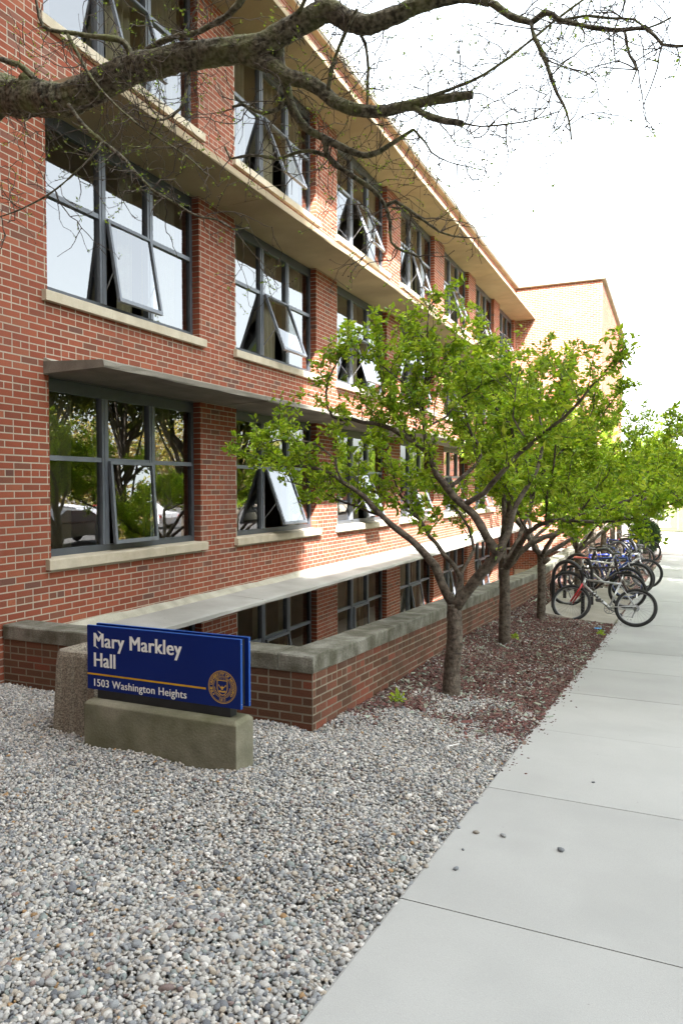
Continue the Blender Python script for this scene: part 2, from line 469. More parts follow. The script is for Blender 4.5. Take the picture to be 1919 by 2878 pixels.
def ground_z(x, y):
    base = np.where(x < edge_x(y), zg(x, y), zp(y) - 0.05)
    return base - 0.034
xs = np.concatenate([[-500, -120, -40, -20, -12, -9], np.arange(-8, -2.6, 0.4), [-2.55, -2.35], np.arange(-2.2, -0.9, 0.15), [-0.8, -0.6, -0.4, 0, 1, 2, 4, 9, 30, 120, 500]])
ys = np.concatenate([[-500, -120, -40, -15, -6, -3], np.arange(-2, 5.1, 0.35), np.arange(5.1, 16, 0.35), np.arange(16, 29.5, 1.2), [32, 36, 45, 60, 120, 500]])
ground = structure(grid_sheet('ground', xs, ys, ground_z, M['soil'], lambda x, y: -20 < x < -2.56 and 5.1 < y < 29.2))

# sidewalk: concrete slabs with open joints
SLAB = 1.570 * K
sidewalk = structure(grid_sheet('sidewalk', [-1.08, 1.35], np.linspace(-3, 27.6, 80), lambda x, y: zp(y) - 0.035 + 0 * x, M['pad']))
y_ = 2.978 * K - 4 * SLAB
GAP = 0.0035
while y_ < 27.0:
    ya, yb = y_ + GAP, min(y_ + SLAB, 27.4) - GAP
    mb = MB(); n = 7
    prof = np.linspace(ya, yb, n)
    top = []; bot = []
    jit = rnd.uniform(-0.0015, 0.0015)
    for q in prof:
        xe = float(edge_x(q)); z = float(zp(q)) + jit
        top.append([(xe, q, z - 0.006), (xe + 0.012, q, z), (xe + 2.4, q - 0.0125 * 2.4, z), (xe + 2.41, q, z - 0.08)])
        bot.append((xe, q, z - 0.10))
    v = []; f = []
    for k in range(n):
        v += [bot[k]] + top[k]
    for k in range(n - 1):
        for j in range(4):
            f.append((k * 5 + j, k * 5 + j + 1, (k + 1) * 5 + j + 1, (k + 1) * 5 + j))
    f.append((0, 1, 2, 3, 4)[::-1]); f.append(tuple((n - 1) * 5 + j for j in range(5)))
    mb.add(v, f)
    mb.build('slab', M['walk'], sidewalk)
    y_ += SLAB

# asphalt car park beside the sidewalk, kerb, road and lawn beyond the end of the sidewalk
def strip(name, x0, x1, y0, y1, dz, mat, nx=2, ny=30):
    return structure(grid_sheet(name, np.linspace(x0, x1, nx), np.linspace(y0, y1, ny), lambda x, y: zp(y) + dz + 0 * x, mat))
strip('verge', 1.5, 7.0, -6, 27.2, -0.03, M['lawn'])
strip('parking_lot', 7.0, 40.0, -20, 75, -0.06, M['asphalt'], 3)
strip('road', -60, 7.0, 27.75, 42.0, -0.02, M['road'], 3, 3)
strip('lawn', -60, 7.0, 42.2, 90.0, 0.02, M['lawn'], 3, 3)

# concrete pad under the bicycle racks
PADY0, PADY1 = 12.95, 17.6
mb = MB(); n = 12
for i in range(n):
    a = PADY0 + (PADY1 - PADY0) * i / (n - 1)
    xl, xr = XW + 0.35, float(edge_x(a)) - 0.03
    zl, zr = float(zg(xl, a)) + 0.02, float(zp(a)) + 0.012
    mb.v += [(xl, a, zl - 0.12), (xl, a, zl), ((xl + xr) / 2, a, float(zg((xl + xr) / 2, a)) + 0.025), (xr, a, zr), (xr, a, zr - 0.12)]
for i in range(n - 1):
    for j in range(4):
        mb.f.append((i * 5 + j, i * 5 + j + 1, (i + 1) * 5 + j + 1, (i + 1) * 5 + j))
mb.f += [(4, 3, 2, 1, 0), tuple((n - 1) * 5 + j for j in range(5))]
structure(mb.build('rack_pavement', M['pad']))

# areaway pit behind the low wall
mb = MB(); mb.box(XF, XW - 0.2, YW + 0.1, YA, -2.4, -2.3)
structure(mb.build('areaway_floor', M['pad']))

# ------------------------------------------------------------------ bricks
BRICK_TONES = [((0.262, 0.084, 0.050), 6), ((0.245, 0.077, 0.047), 5), ((0.280, 0.094, 0.056), 4), ((0.222, 0.080, 0.052), 3), ((0.290, 0.112, 0.068), 1.8),
               ((0.180, 0.082, 0.058), 1.2), ((0.150, 0.078, 0.064), 0.5), ((0.215, 0.105, 0.082), 0.7)]
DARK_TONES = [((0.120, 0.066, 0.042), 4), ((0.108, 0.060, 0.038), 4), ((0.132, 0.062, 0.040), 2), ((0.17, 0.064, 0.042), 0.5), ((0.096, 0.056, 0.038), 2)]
def tone(tones):
    w = np.array([t[1] for t in tones]); k = rng.choice(len(tones), p=w / w.sum())
    c = np.array(tones[k][0]) * rng.uniform(0.91, 1.09)
    return c

def lay(a0, a1, z0, z1, phase_z, openings, course=COURSE, length=0.2032, joint=0.0098, hdr=6, hdr0=0, ends_deep=0.13):
    """brick rectangles (a0, a1, b0, b1, deep_left, deep_right) in a wall from a0 to a1, z0 to z1; openings cut out"""
    out = []
    n0 = math.floor((z0 - phase_z) / course); n1 = math.ceil((z1 - phase_z) / course)
    for n in range(n0, n1):
        b0 = phase_z + n * course; b1 = b0 + course
        zb, zt = max(b0, z0), min(b1, z1)
        if zt - zb < 0.02: continue
        mid = (zb + zt) / 2
        cuts = sorted((o[0], o[1]) for o in openings if o[2] < mid < o[3])
        iv = []; cur = a0; first = True
        for c0, c1 in cuts:
            if c0 > cur: iv.append((cur, min(c0, a1), not first, True))
            cur = max(cur, c1); first = False
        if cur < a1: iv.append((cur, a1, not first, False))
        header = (n - hdr0) % hdr == 0
        L = length / 2 if header else length
        off = 0.0 if header else (L / 2 if n % 2 else 0.0)
        for (s, e, dl, dr) in iv:
            k = math.floor((s - off) / L)
            while True:
                p0, p1 = max(off + k * L, s), min(off + (k + 1) * L, e)
                if off + k * L >= e - 1e-6: break
                k += 1
                if p1 - p0 < 0.028: continue
                at_l, at_r = p0 <= s + 1e-6, p1 >= e - 1e-6
                j = joint / 2
                out.append((p0 + (0 if at_l and dl else j), p1 - (0 if at_r and dr else j), zb + j, zt - j, dl and at_l, dr and at_r))
    return out

BOX_F = np.array([(0, 1, 5, 4), (1, 2, 6, 5), (2, 3, 7, 6), (3, 0, 4, 7), (4, 5, 6, 7), (0, 3, 2, 1)])
def brick_arrays(bricks, place, depth, tones, shear=None, proud=0.0006):
    """joined brick mesh arrays. place(a, b, d) -> xyz arrays, d = how far the face stands out of the wall plane"""
    n = len(bricks)
    B = np.array([b[:4] for b in bricks]); deep = np.array([b[4] or b[5] for b in bricks])
    pr = rng.uniform(-proud, proud, n)
    dep = np.where(deep, 0.135, depth)
    jit = lambda: rng.normal(0, 0.0006, n)
    c = 0.0009
    a0, a1, b0, b1 = B[:, 0] + jit(), B[:, 1] + jit(), B[:, 2] + jit(), B[:, 3] + jit()
    cols = np.repeat(np.array([tone(tones) for _ in range(n)]), 8, 0)
    A = np.stack([a0, a1, a1, a0, a0 + c, a1 - c, a1 - c, a0 + c], 1)
    Bz = np.stack([b0, b0, b1, b1, b0 + c, b0 + c, b1 - c, b1 - c], 1)
    Dd = np.stack([-dep] * 4 + [pr] * 4, 1)
    V = place(A, Bz, Dd)
    Fc = (np.arange(n)[:, None, None] * 8 + BOX_F[None, :5]).reshape(-1, 4)
    return V.reshape(-1, 3), Fc, cols

def add_bricks(parent, bricks, place, tones, depth=0.03, near=300):
    """the bricks that show largest become objects of their own, the others one mesh"""
    rank = []
    for i, b in enumerate(bricks):
        am, bm = (b[0] + b[1]) / 2, (b[2] + b[3]) / 2
        p = place(np.array([am]), np.array([bm]), np.array([0.0]))[0]
        q = px_of(p)
        if q is None or not (-20 < q[0] < 1940 and -20 < q[1] < 2900): continue
        hidden = parent.get('_hide')
        rank.append((-(b[1] - b[0]) * (b[3] - b[2]) / q[2] ** 2, i))
    rank.sort()
    own = set(i for _, i in rank[:near]) if near else set()
    rest = [b for i, b in enumerate(bricks) if i not in own]
    if rest:
        V, Fc, C = brick_arrays(rest, place, depth, tones)
        o = np_mesh('brickwork', V, Fc, M['brick'], parent, C); o['kind'] = 'stuff'
    for i in sorted(own):
        V, Fc, C = brick_arrays([bricks[i]], place, depth, tones)
        ctr = V.mean(0)
        o = np_mesh('brick', V - ctr, Fc, M['brick'], parent, C); o.location = ctr

# ------------------------------------------------------------------ the hall
hall = thing('brick_hall', 'three-storey red brick residence hall with long concrete canopies and steel windows', 'building')
YS, YE = 0.5, YA                               # facade runs from left of the frame to the end block
openings = []
for k in range(7):
    for fl in FLOORS:
        openings.append((Y0 + k * PITCHW, Y0 + k * PITCHW + WIN, fl - 0.115, fl + WH + 0.02))
ZTOP = 9.27
canopy_rows = [(0.045, 0.16), (2.722, 2.850), (5.375, 5.500), (8.035, 8.160)]
bricks = lay(YS, YE, -2.3, ZTOP, 2.181, openings, hdr0=-1)
hall_place = lambda a, b, d: np.stack([XF + d, a, b], -1)
add_bricks(hall, bricks, hall_place, BRICK_TONES)

# mortar wall body with the window openings cut out, set a little behind the brick faces
def cut_wall(name, a0, a1, z0, z1, ops, build, mat, parent):
    za = sorted({z0, z1, *[o[2] for o in ops], *[o[3] for o in ops]})
    mb = MB()
    for i in range(len(za) - 1):
        lo, hi = za[i], za[i + 1]
        if hi <= z0 or lo >= z1: continue
        lo, hi = max(lo, z0), min(hi, z1)
        cur = a0
        for o in sorted(o for o in ops if o[2] < (lo + hi) / 2 < o[3]):
            if o[0] > cur: build(mb, cur, o[0], lo, hi)
            cur = max(cur, o[1])
        if cur < a1: build(mb, cur, a1, lo, hi)
    return mb.build(name, mat, parent)
cut_wall('wall', YS, YE, -2.35, ZTOP + 0.02, openings, lambda m, a, b, c, d: m.box(XF - 0.30, XF - 0.0014, a + 0.004, b - 0.004, c, d), M['mortar'], hall)

# rooms behind the windows: floors, back wall, party walls
mb = MB()
for z in (-2.3, 0.35, 3.0, 5.66, 8.3):
    mb.box(XF - 3.6, XF - 0.31, YS, YE, z, z + 0.1)
mb.box(XF - 3.7, XF - 3.6, YS, YE, -2.4, 8.4)
for k in range(-1, 8):
    yy = Y0 + k * PITCHW - 0.44
    if yy > YS: mb.box(XF - 3.59, XF - 0.31, yy - 0.05, yy + 0.05, -2.2, 8.3)
mb.build('interior', M['room'], hall)

# canopies: tapered concrete slabs, one length per bay
def canopy(z_wall, z_wall_top, z_out, z_out_top, x_out, mat, y0=5.45):
    edges = [y0] + [Y0 + k * PITCHW - 0.44 + (PITCHW if k == 0 else 0) * 0 for k in range(1, 8)]
    edges = [e for e in edges if e < YA - 0.3] + [YA - 0.006]
    for a, b in zip(edges[:-1], edges[1:]):
        mb = MB()
        n = 9; c = 0.012
        ring = [(XF - 0.10, z_wall), (x_out, z_out), (x_out + 0.004, z_out + 0.012), (x_out, z_out_top - c), (x_out - c * 1.5, z_out_top), (XF - 0.10, z_wall_top)]
        m_ = len(ring)
        for i in range(n):
            y = a + 0.002 + (b - a - 0.004) * i / (n - 1)
            for j, (x, z) in enumerate(ring):
                w = 0.0025 if 0 < j < 5 else 0
                mb.v.append((x + rng.normal(0, w), y, z + rng.normal(0, w)))
        for i in range(n - 1):
            for j in range(m_):
                mb.f.append((i * m_ + j, (i + 1) * m_ + j, (i + 1) * m_ + (j + 1) % m_, i * m_ + (j + 1) % m_))
        mb.f += [tuple(range(m_)), tuple((n - 1) * m_ + j for j in reversed(range(m_)))]
        mb.build('canopy', mat, hall)
canopy(2.722, 2.850, 2.742, 2.812, -4.897, M['canopy'])
canopy(5.375, 5.510, 5.395, 5.495, -4.905, M['soffit'])
canopy(8.035, 8.170, 8.060, 8.160, -4.915, M['soffit'])
canopy(0.030, 0.150, 0.046, 0.106, -4.955, M['slab'], y0=5.05)
# cement wash where canopies meet the wall
for (zt, y0) in ((0.150, 5.05), (2.846, 5.45)):
    mb = MB(); n = 60
    for i in range(n):
        y = y0 + 0.01 + (YA - 0.02 - y0) * i / (n - 1)
        h = (0.055 if zt < 1 else 0.04) + rng.normal(0, 0.006)
        mb.v += [(XF - 0.02, y, zt - 0.03), (XF + 0.10 + rng.normal(0, 0.008), y, zt - 0.012), (XF + 0.012, y, zt + h), (XF - 0.02, y, zt + h)]
    for i in range(n - 1):
        for j in range(3):
            mb.f.append((i * 4 + j, i * 4 + j + 1, (i + 1) * 4 + j + 1, (i + 1) * 4 + j))
    mb.f += [(3, 2, 1, 0), tuple((n - 1) * 4 + j for j in range(4))]
    mb.build('cement_wash', M['wash'], hall)
# roof edge
mb = MB(); mb.prism([(XF - 8, 9.30), (XF + 0.11, 9.30), (XF + 0.11, 9.33), (XF + 0.125, 9.33), (XF + 0.125, 9.46), (XF + 0.09, 9.49), (XF - 8, 9.49)], 'y', YS, YA - 0.12)
mb.build('roof', M['fascia'], hall)
mb = MB(); mb.box(XF - 8, XF + 0.105, YS, YA - 0.13, 9.285, 9.298)
mb.build('roof_soffit', M['soffit'], hall)

# windows -------------------------------------------------------------
def bar(mb, y0, y1, z0, z1, x0, x1): mb.box(x0, x1, y0, y1, z0, z1)
PANE_X = -0.135
FR0, FR1 = -0.165, -0.105
def window(k, fi, out, curtain):
    root = empty('window', (XF, Y0 + k * PITCHW, FLOORS[fi])); root.parent = hall
    mb = MB()
    top = WH - 0.005
    hd = 0.135
    bar(mb, 0.001, 0.055, 0.0, top, FR0, FR1); bar(mb, WIN - 0.055, WIN - 0.001, 0.0, top, FR0, FR1)
    bar(mb, 0.055, WIN - 0.055, 0.0, 0.075, FR0, FR1); bar(mb, 0.055, WIN - 0.055, top - hd, top, FR0, FR1)
    mb.build('frame', M['frame'], root)
    for a, b in ((0.845, 0.945), (1.655, 1.755)):
        mb = MB(); bar(mb, a, b, 0.0752, top - hd - 0.0002, FR0 - 0.006, FR1 + 0.012); bar(mb, a + 0.035, a + 0.045, 0.0755, top - hd - 0.0005, FR1 + 0.0122, FR1 + 0.020)
        mb.build('mullion', M['sash'], root)
    for a, b in ((0.055, 0.845), (0.945, 1.655), (1.755, WIN - 0.055)):
        mb = MB(); bar(mb, a + 0.0005, b - 0.0005, 0.985, 1.035, FR0 + 0.003, FR1 + 0.004); mb.build('transom', M['sash'], root)
    for (a, b) in ((0.055, 0.845), (0.945, 1.655), (1.755, WIN - 0.055)):
        for (c, d) in ((0.075, 0.985), (1.035, top - hd)):
            if a == 0.945 and c == 0.075: continue
            mb = MB()
            t = [rng.normal(0, 0.0012) for _ in range(4)]
            mb.add([(PANE_X + t[0], a, c), (PANE_X + t[1], b, c), (PANE_X + t[2], b, d), (PANE_X + t[0] + t[2] - t[1], a, d)], [(0, 1, 2, 3)])
            mb.build('pane', M['glass'], root)
    # top-hung sash swung outwards
    w, h = 0.745, 0.925
    ang = math.asin(out / h)
    mb = MB(); t = 0.034
    mb.box(-0.02, 0.02, 0, t, -h, 0); mb.box(-0.02, 0.02, w - t, w, -h, 0); mb.box(-0.02, 0.02, t, w - t, -t, 0); mb.box(-0.02, 0.02, t, w - t, -h, -h + t * 1.3)
    o = mb.build('sash_frame', M['sash'], root)
    o.location = (FR1 + 0.036, 0.928, 1.000); o.rotation_euler = (0, -ang, 0)
    mb = MB(); mb.add([(0.002, t, -h + t * 1.3), (0.002, w - t, -h + t * 1.3), (0.002, w - t, -t), (0.002, t, -t)], [(0, 1, 2, 3)])
    o2 = mb.build('pane', M['glass'], root); o2.location = o.location; o2.rotation_euler = o.rotation_euler
    if out > 0.12:                                  # stay arms
        p = Vector((math.sin(ang) * 0.55, 0, -math.cos(ang) * 0.55))
        for yy in (0.94, 1.645):
            mb = MB(); mb.tube([(FR1, yy, 0.22), (FR1 + 0.036 + p.x, yy, 1.0 + p.z)], 0.007, 6); mb.build('stay', M['steel'], root)
    # curtains
    for (a, b, side) in curtain:
        mb = MB(); n = int((b - a) / 0.022) + 2; v = []; f = []
        rows = 5
        ph = rng.uniform(0, 6)
        for r in range(rows):
            zz = 0.02 + (WH - 0.06) * r / (rows - 1)
            for i in range(n):
                yy = a + (b - a) * i / (n - 1)
                flare = 1.0 + 0.10 * (1 - r / (rows - 1)) * rng.uniform(0.6, 1.2) * 0
                dx = 0.035 * math.sin(yy * 46 + ph + 0.25 * r) + 0.012 * math.sin(yy * 113 + ph * 2)
                v.append((-0.30 + dx, yy * flare, zz))
        for r in range(rows - 1):
            for i in range(n - 1):
                f.append((r * n + i, r * n + i + 1, (r + 1) * n + i + 1, (r + 1) * n + i))
        mb.add(v, f); mb.build('curtain', M['sheer' if side == 's' else 'curtain'], root, sm=True)
    return root

OUT = {(0, 1): 0.07, (0, 2): 0.165, (0, 3): 0.26, (1, 1): 0.33, (1, 2): 0.33, (1, 3): 0.345, (0, 0): 0.10, (1, 0): 0.12, (2, 0): 0.02, (3, 0): 0.16, (4, 0): 0.2, (5, 0): 0.18}
for k in range(7):
    for fi in range(4):
        o_ = OUT.get((k, fi), float(rng.uniform(0.24, 0.37)) if fi else 0.1)
        if fi == 0: cu = [(0.06, 0.42, 'c'), (0.95, 1.30, 'c'), (1.76, 2.1, 'c')] if k % 2 else [(0.06, 0.5, 'c'), (1.1, 1.5, 'c'), (1.8, 2.05, 'c')]
        elif (k, fi) == (0, 1): cu = [(0.14, 0.62, 'c'), (0.95, 1.16, 'c'), (1.8, 2.3, 'c')]
        elif (k, fi) == (0, 2): cu = [(0.06, 0.28, 's'), (1.35, 1.62, 'c'), (1.78, 2.45, 'c')]
        else:
            s0 = rng.uniform(0.3, 0.7)
            cu = [(0.06, 0.06 + s0, 'c'), (2.5 - rng.uniform(0.35, 0.8), 2.5, 'c')]
            if rng.random() < 0.5: cu.append((1.2, 1.62, 'c'))
        window(k, fi, o_, cu)
        # limestone sill in three lengths
        if fi:
            zb = FLOORS[fi]
            y0, y1 = Y0 + k * PITCHW - 0.075, Y0 + k * PITCHW + WIN + 0.085
            js = [y0, y0 + 0.93, y0 + 1.83, y1]
            for a, b in zip(js[:-1], js[1:]):
                mb = MB()
                mb.prism([(XF - 0.10, zb - 0.112), (XF + 0.060, zb - 0.112), (XF + 0.062, zb - 0.018), (XF + 0.050, zb - 0.010), (XF - 0.10, zb + 0.004)], 'y', a + 0.0015, b - 0.0015)
                mb.build('sill', M['stone'], hall)

# ------------------------------------------------------------------ end block
annex = thing('end_block', 'sunlit plain brick end block closing the far end of the hall', 'building')
ZR = 9.30
b1 = lay(XF, XA, -1.6, ZR, 2.181, [], hdr0=-1)
add_bricks(annex, b1, lambda a, b, d: np.stack([a, YA - d, b], -1), BRICK_TONES, near=0)
b2 = lay(YA, YA + 12, -1.6, ZR, 2.181, [], hdr0=-1)
add_bricks(annex, b2, lambda a, b, d: np.stack([XA + d, a, b], -1), BRICK_TONES, near=0)
mb = MB(); mb.box(XF - 8, XA - 0.0014, YA + 0.0014, YA + 12, -2.4, ZR)
mb.build('wall', M['mortar'], annex)
mb = MB(); mb.box(XF - 8, XA + 0.11, YA - 0.11, YA + 12.1, ZR + 0.012, ZR + 0.05); mb.box(XF - 8, XA + 0.125, YA - 0.125, YA + 12.1, ZR + 0.0502, ZR + 0.165); mb.box(XF - 8, XA + 0.10, YA - 0.10, YA + 12, ZR + 0.1652, ZR + 0.19)
mb.build('roof', M['fascia'], annex)
mb = MB(); mb.box(XF - 8, XA + 0.10, YA - 0.10, YA + 12, ZR - 0.001, ZR + 0.0118)
mb.build('roof_soffit', M['soffit'], annex)

# ------------------------------------------------------------------ low areaway wall with coping
aw = thing('areaway_wall', 'low brick wall with weathered concrete coping around the basement windows', 'wall')
TW = 0.27; CO = 0.128
C2 = 0.0640
rows = 30
# long side, courses parallel to the sloping coping: work in a sheared coordinate b = height below the coping
def long_place(a, b, d): return np.stack([XW + d + 0 * a, a, top_of_coping(a) - CO + b], -1)
def short_place(a, b, d): return np.stack([a, YW - d + 0 * a, 0.335 - CO + b], -1)
YWE = YA - 0.02
bl = lay(YW, YWE, -0.95, 0.0, 0.0, [], course=C2, length=0.195, joint=0.0105, hdr0=-2)
bs = lay(XF + 0.01, XW, -0.75, 0.0, 0.0, [], course=C2, length=0.195, joint=0.0105, hdr0=-2)
bl = [b for b in bl if top_of_coping((b[0] + b[1]) / 2) - CO + b[3] > zg(XW, (b[0] + b[1]) / 2) - 0.05]
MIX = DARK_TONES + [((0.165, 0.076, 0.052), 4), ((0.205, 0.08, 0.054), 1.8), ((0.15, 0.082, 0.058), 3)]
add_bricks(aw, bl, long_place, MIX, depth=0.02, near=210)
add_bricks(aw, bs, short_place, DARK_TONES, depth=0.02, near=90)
mb = MB(); n = 40
for i in range(n):
    y = YW + 0.0014 + (YWE - YW) * i / (n - 1); t = float(top_of_coping(y)) - CO - 0.002
    mb.v += [(XW - TW, y, t - 2.2), (XW - 0.0014, y, t - 2.2), (XW - 0.0014, y, t), (XW - TW, y, t)]
for i in range(n - 1):
    for j in range(4):
        mb.f.append((i * 4 + j, i * 4 + (j + 1) % 4, (i + 1) * 4 + (j + 1) % 4, (i + 1) * 4 + j))
mb.f += [(3, 2, 1, 0), tuple((n - 1) * 4 + j for j in range(4))]
mb.box(XF + 0.01, XW - TW - 0.001, YW + 0.0014, YW + TW, -2.3, 0.335 - CO - 0.002)
mb.build('wall_core', M['mortar_dark'], aw)
# coping stones
def coping(place, a0, a1, n=14):
    mb = MB(); c = 0.008
    ring = [(0.008, -CO), (0.010, -c - 0.004), (0.002, 0.0), (-TW - 0.004, 0.0), (-TW - 0.012, -c), (-TW - 0.010, -CO)]
    m_ = len(ring)
    for i in range(n):
        a = a0 + 0.003 + (a1 - a0 - 0.006) * i / (n - 1)
        for (d, b) in ring:
            p = place(a, b, d + rng.normal(0, 0.0015))
            mb.v.append((p[0], p[1], p[2] + rng.normal(0, 0.0012)))
    for i in range(n - 1):
        for j in range(m_):
            mb.f.append((i * m_ + j, (i + 1) * m_ + j, (i + 1) * m_ + (j + 1) % m_, i * m_ + (j + 1) % m_))
    mb.f += [tuple(range(m_)), tuple((n - 1) * m_ + j for j in reversed(range(m_)))]
    mb.build('coping_stone', M['coping'], aw)
lp = lambda a, b, d: (XW + d, a, float(top_of_coping(a)) + b)
sp_ = lambda a, b, d: (a, YW - d, 0.335 + b)
js = [YW + TW + 0.0, 6.67, 8.85, 11.0, 13.15, 15.3, 17.5, 19.7, 21.9, 24.1, 26.3, YWE]
for a, b in zip(js[:-1], js[1:]): coping(lp, a, b)
js = [XF + 0.012, -4.55, -3.65, -2.74, XW + 0.012]
for a, b in zip(js[:-1], js[1:]): coping(sp_, a, b)
# ================================================================== gravel, mulch
ICO = None
def ico(level):
    import bmesh
    bm = bmesh.new(); bmesh.ops.create_icosphere(bm, subdivisions=level, radius=1.0)
    v = np.array([p.co[:] for p in bm.verts]); f = np.array([[q.index for q in p.verts] for p in bm.faces])
    bm.free(); return v, f
PEB = [((0.40, 0.395, 0.37), 5), ((0.47, 0.465, 0.435), 4), ((0.31, 0.315, 0.31), 5), ((0.235, 0.25, 0.26), 3.4), ((0.36, 0.325, 0.27), 2.4), ((0.39, 0.355, 0.315), 1.6),
       ((0.145, 0.155, 0.17), 1.6), ((0.57, 0.56, 0.53), 2.0), ((0.20, 0.155, 0.145), 0.5), ((0.34, 0.22, 0.11), 0.2), ((0.23, 0.265, 0.255), 1.3)]
def pick(tones, n):
    w = np.array([t[1] for t in tones]); k = rng.choice(len(tones), n, p=w / w.sum())
    return np.array([t[0] for t in tones])[k] * rng.uniform(0.82, 1.18, (n, 1))
def rand_rot(n, tilt=0.5):
    """random rotation: any heading, moderate tilt"""
    a = rng.uniform(0, 2 * np.pi, n); t = rng.normal(0, tilt, n); u = rng.normal(0, tilt, n)
    ca, sa, ct, st, cu, su = np.cos(a), np.sin(a), np.cos(t), np.sin(t), np.cos(u), np.sin(u)
    Z = np.zeros(n); O = np.ones(n)
    Rz = np.stack([np.stack([ca, -sa, Z], -1), np.stack([sa, ca, Z], -1), np.stack([Z, Z, O], -1)], 1)
    Rx = np.stack([np.stack([O, Z, Z], -1), np.stack([Z, ct, -st], -1), np.stack([Z, st, ct], -1)], 1)
    Ry = np.stack([np.stack([cu, Z, su], -1), np.stack([Z, O, Z], -1), np.stack([-su, Z, cu], -1)], 1)
    return Rz @ Rx @ Ry
def scatter_mesh(base_v, base_f, P, S, tilt, cols, rough=0.16):
    n = len(P); nv = len(base_v)
    V = base_v[None] * (1 + rng.normal(0, rough, (n, nv, 1)))
    V = V * S[:, None, :]
    V = np.einsum('nij,nvj->nvi', rand_rot(n, tilt), V) + P[:, None, :]
    Fc = (np.arange(n)[:, None, None] * nv + base_f[None]).reshape(-1, base_f.shape[1])
    return V.reshape(-1, 3), Fc, np.repeat(cols, nv, 0)

def mulchness(x, y):
    """0 in the gravel, 1 in the wood-chip bed"""
    d = (y - 4.85) + 0.10 * (x + 1.6)
    return smooth((d + 0.14 * np.sin(x * 5.0) + 0.12 * np.sin(x * 11 + y * 7)) / 1.7)
def blocked(x, y):
    b = (x < XW + 0.01) & (y > YW - 0.012)
    b |= (x > -3.62) & (x < -2.42) & (y > 3.80) & (y < 4.02)            # sign base
    b |= (np.abs(x + 3.87) < 0.25) & (np.abs(y - 4.22) < 0.25)          # bin
    return b
def visible(x, y, m=0.35):
    c, s = math.cos(YAW), math.sin(YAW)
    u = x * c + y * s; d = -x * s + y * c
    return (u > -0.463 * d - m) & (u < 0.463 * d + m)

def pts_in(x0, x1, y0, y1, sp):
    gx = np.arange(x0, x1, sp); gy = np.arange(y0, y1, sp * 0.9)
    X, Y = np.meshgrid(gx, gy)
    X = X + rng.uniform(-0.5, 0.5, X.shape) * sp; Y = Y + rng.uniform(-0.5, 0.5, Y.shape) * sp
    return X.ravel(), Y.ravel()

def pebbles(name, label, y0, y1, sp, level, size, keep):
    X, Y = pts_in(-7.2, -0.95, y0, y1, sp)
    k = (X < edge_x(Y) + rng.normal(0, 0.008, len(X))) & ~blocked(X, Y) & visible(X, Y) & (rng.random(len(X)) < keep(X, Y))
    X, Y = X[k], Y[k]; n = len(X)
    s = size * np.exp(rng.normal(0, 0.30, n)) * 0.5
    und = 0.016 * np.sin(X * 4.1 + Y * 2.3) * np.sin(Y * 3.7 - X * 1.9) + 0.010 * np.sin(X * 9 + 1) * np.sin(Y * 8)
    bank = np.clip((edge_x(Y) - X) / 0.12, 0, 1)
    Z = zg(X, Y) - 0.014 + bank * (0.014 + und) + rng.uniform(-0.006, 0.010, n)
    S = np.stack([s * rng.uniform(0.95, 1.35, n), s * rng.uniform(0.8, 1.05, n), s * rng.uniform(0.5, 0.8, n)], -1)
    bv, bf = ico(level)
    V, Fc, C = scatter_mesh(bv, bf, np.stack([X, Y, Z], -1), S, 0.45, pick(PEB, n) * np.array([1.04, 1.01, 0.985]), 0.10)
    o = np_mesh(name, V, Fc, M['pebble'], None, C, sm=True)
    tag(o, label, 'gravel', None, 'stuff'); print(name, n, 'pebbles', len(Fc), 'tris')
    return o
gk = lambda x, y: np.clip(1.0 - 0.52 * mulchness(x, y) - 0.28 * smooth((y - 5.9) / 1.0), 0.12, 1)
pebbles('gravel', 'loose grey and cream river pebbles filling the bed round the sign', 1.0, 2.5, 0.0130, 2, 0.0174, gk)
pebbles('gravel', 'finer-looking river pebbles between the sign and the low wall', 2.5, 6.6, 0.0140, 1, 0.0180, gk)
pebbles('gravel', 'sparse pale stones lying among the red wood chips', 6.6, 13.0, 0.042, 1, 0.019, lambda x, y: 0.62 - 0.05 * (y - 6.6))

# red-brown wood chips
X, Y = pts_in(XW, -0.85, 4.6, 13.4, 0.0155)
mm = mulchness(X, Y)
keep = (X < edge_x(Y) + rng.normal(0, 0.03, len(X))) & (X > XW + 0.01) & (rng.random(len(X)) < mm * np.where(Y > 9, 0.6, np.where(Y < 7.2, 0.72, 0.92))) & ~((Y > PADY0) & (X > XW + 0.35))
X, Y = X[keep], Y[keep]; n = len(X)
X2, Y2 = pts_in(XW, -0.3, 13.4, 26.5, 0.055)
k2 = (X2 < edge_x(Y2)) & ~((Y2 < PADY1) & (X2 > XW + 0.35))
X = np.concatenate([X, X2[k2]]); Y = np.concatenate([Y, Y2[k2]]); n = len(X)
big = np.where(Y > 13.4, 1.7, 1.0)
s = 0.0084 * np.exp(rng.normal(0, 0.38, n)) * big
CH = [((0.135, 0.038, 0.034), 5), ((0.105, 0.034, 0.031), 4), ((0.16, 0.055, 0.045), 3), ((0.18, 0.095, 0.075), 2.0), ((0.22, 0.17, 0.13), 1.6), ((0.075, 0.040, 0.035), 3), ((0.33, 0.29, 0.24), 1.1)]
bv = np.array([(-1, -1, -1), (1, -1, -1), (1, 1, -1), (-1, 1, -1), (-1, -1, 1), (1, -1, 1), (1, 1, 1), (-1, 1, 1)], float); bf = BOX_F
S = np.stack([s * rng.uniform(0.9, 2.2, n), s * rng.uniform(0.35, 0.7, n), s * rng.uniform(0.15, 0.35, n)], -1)
soil = 0.5 + 0.5 * np.sin(X * 2.1 + 3) * np.sin(Y * 1.3 + 0.5)
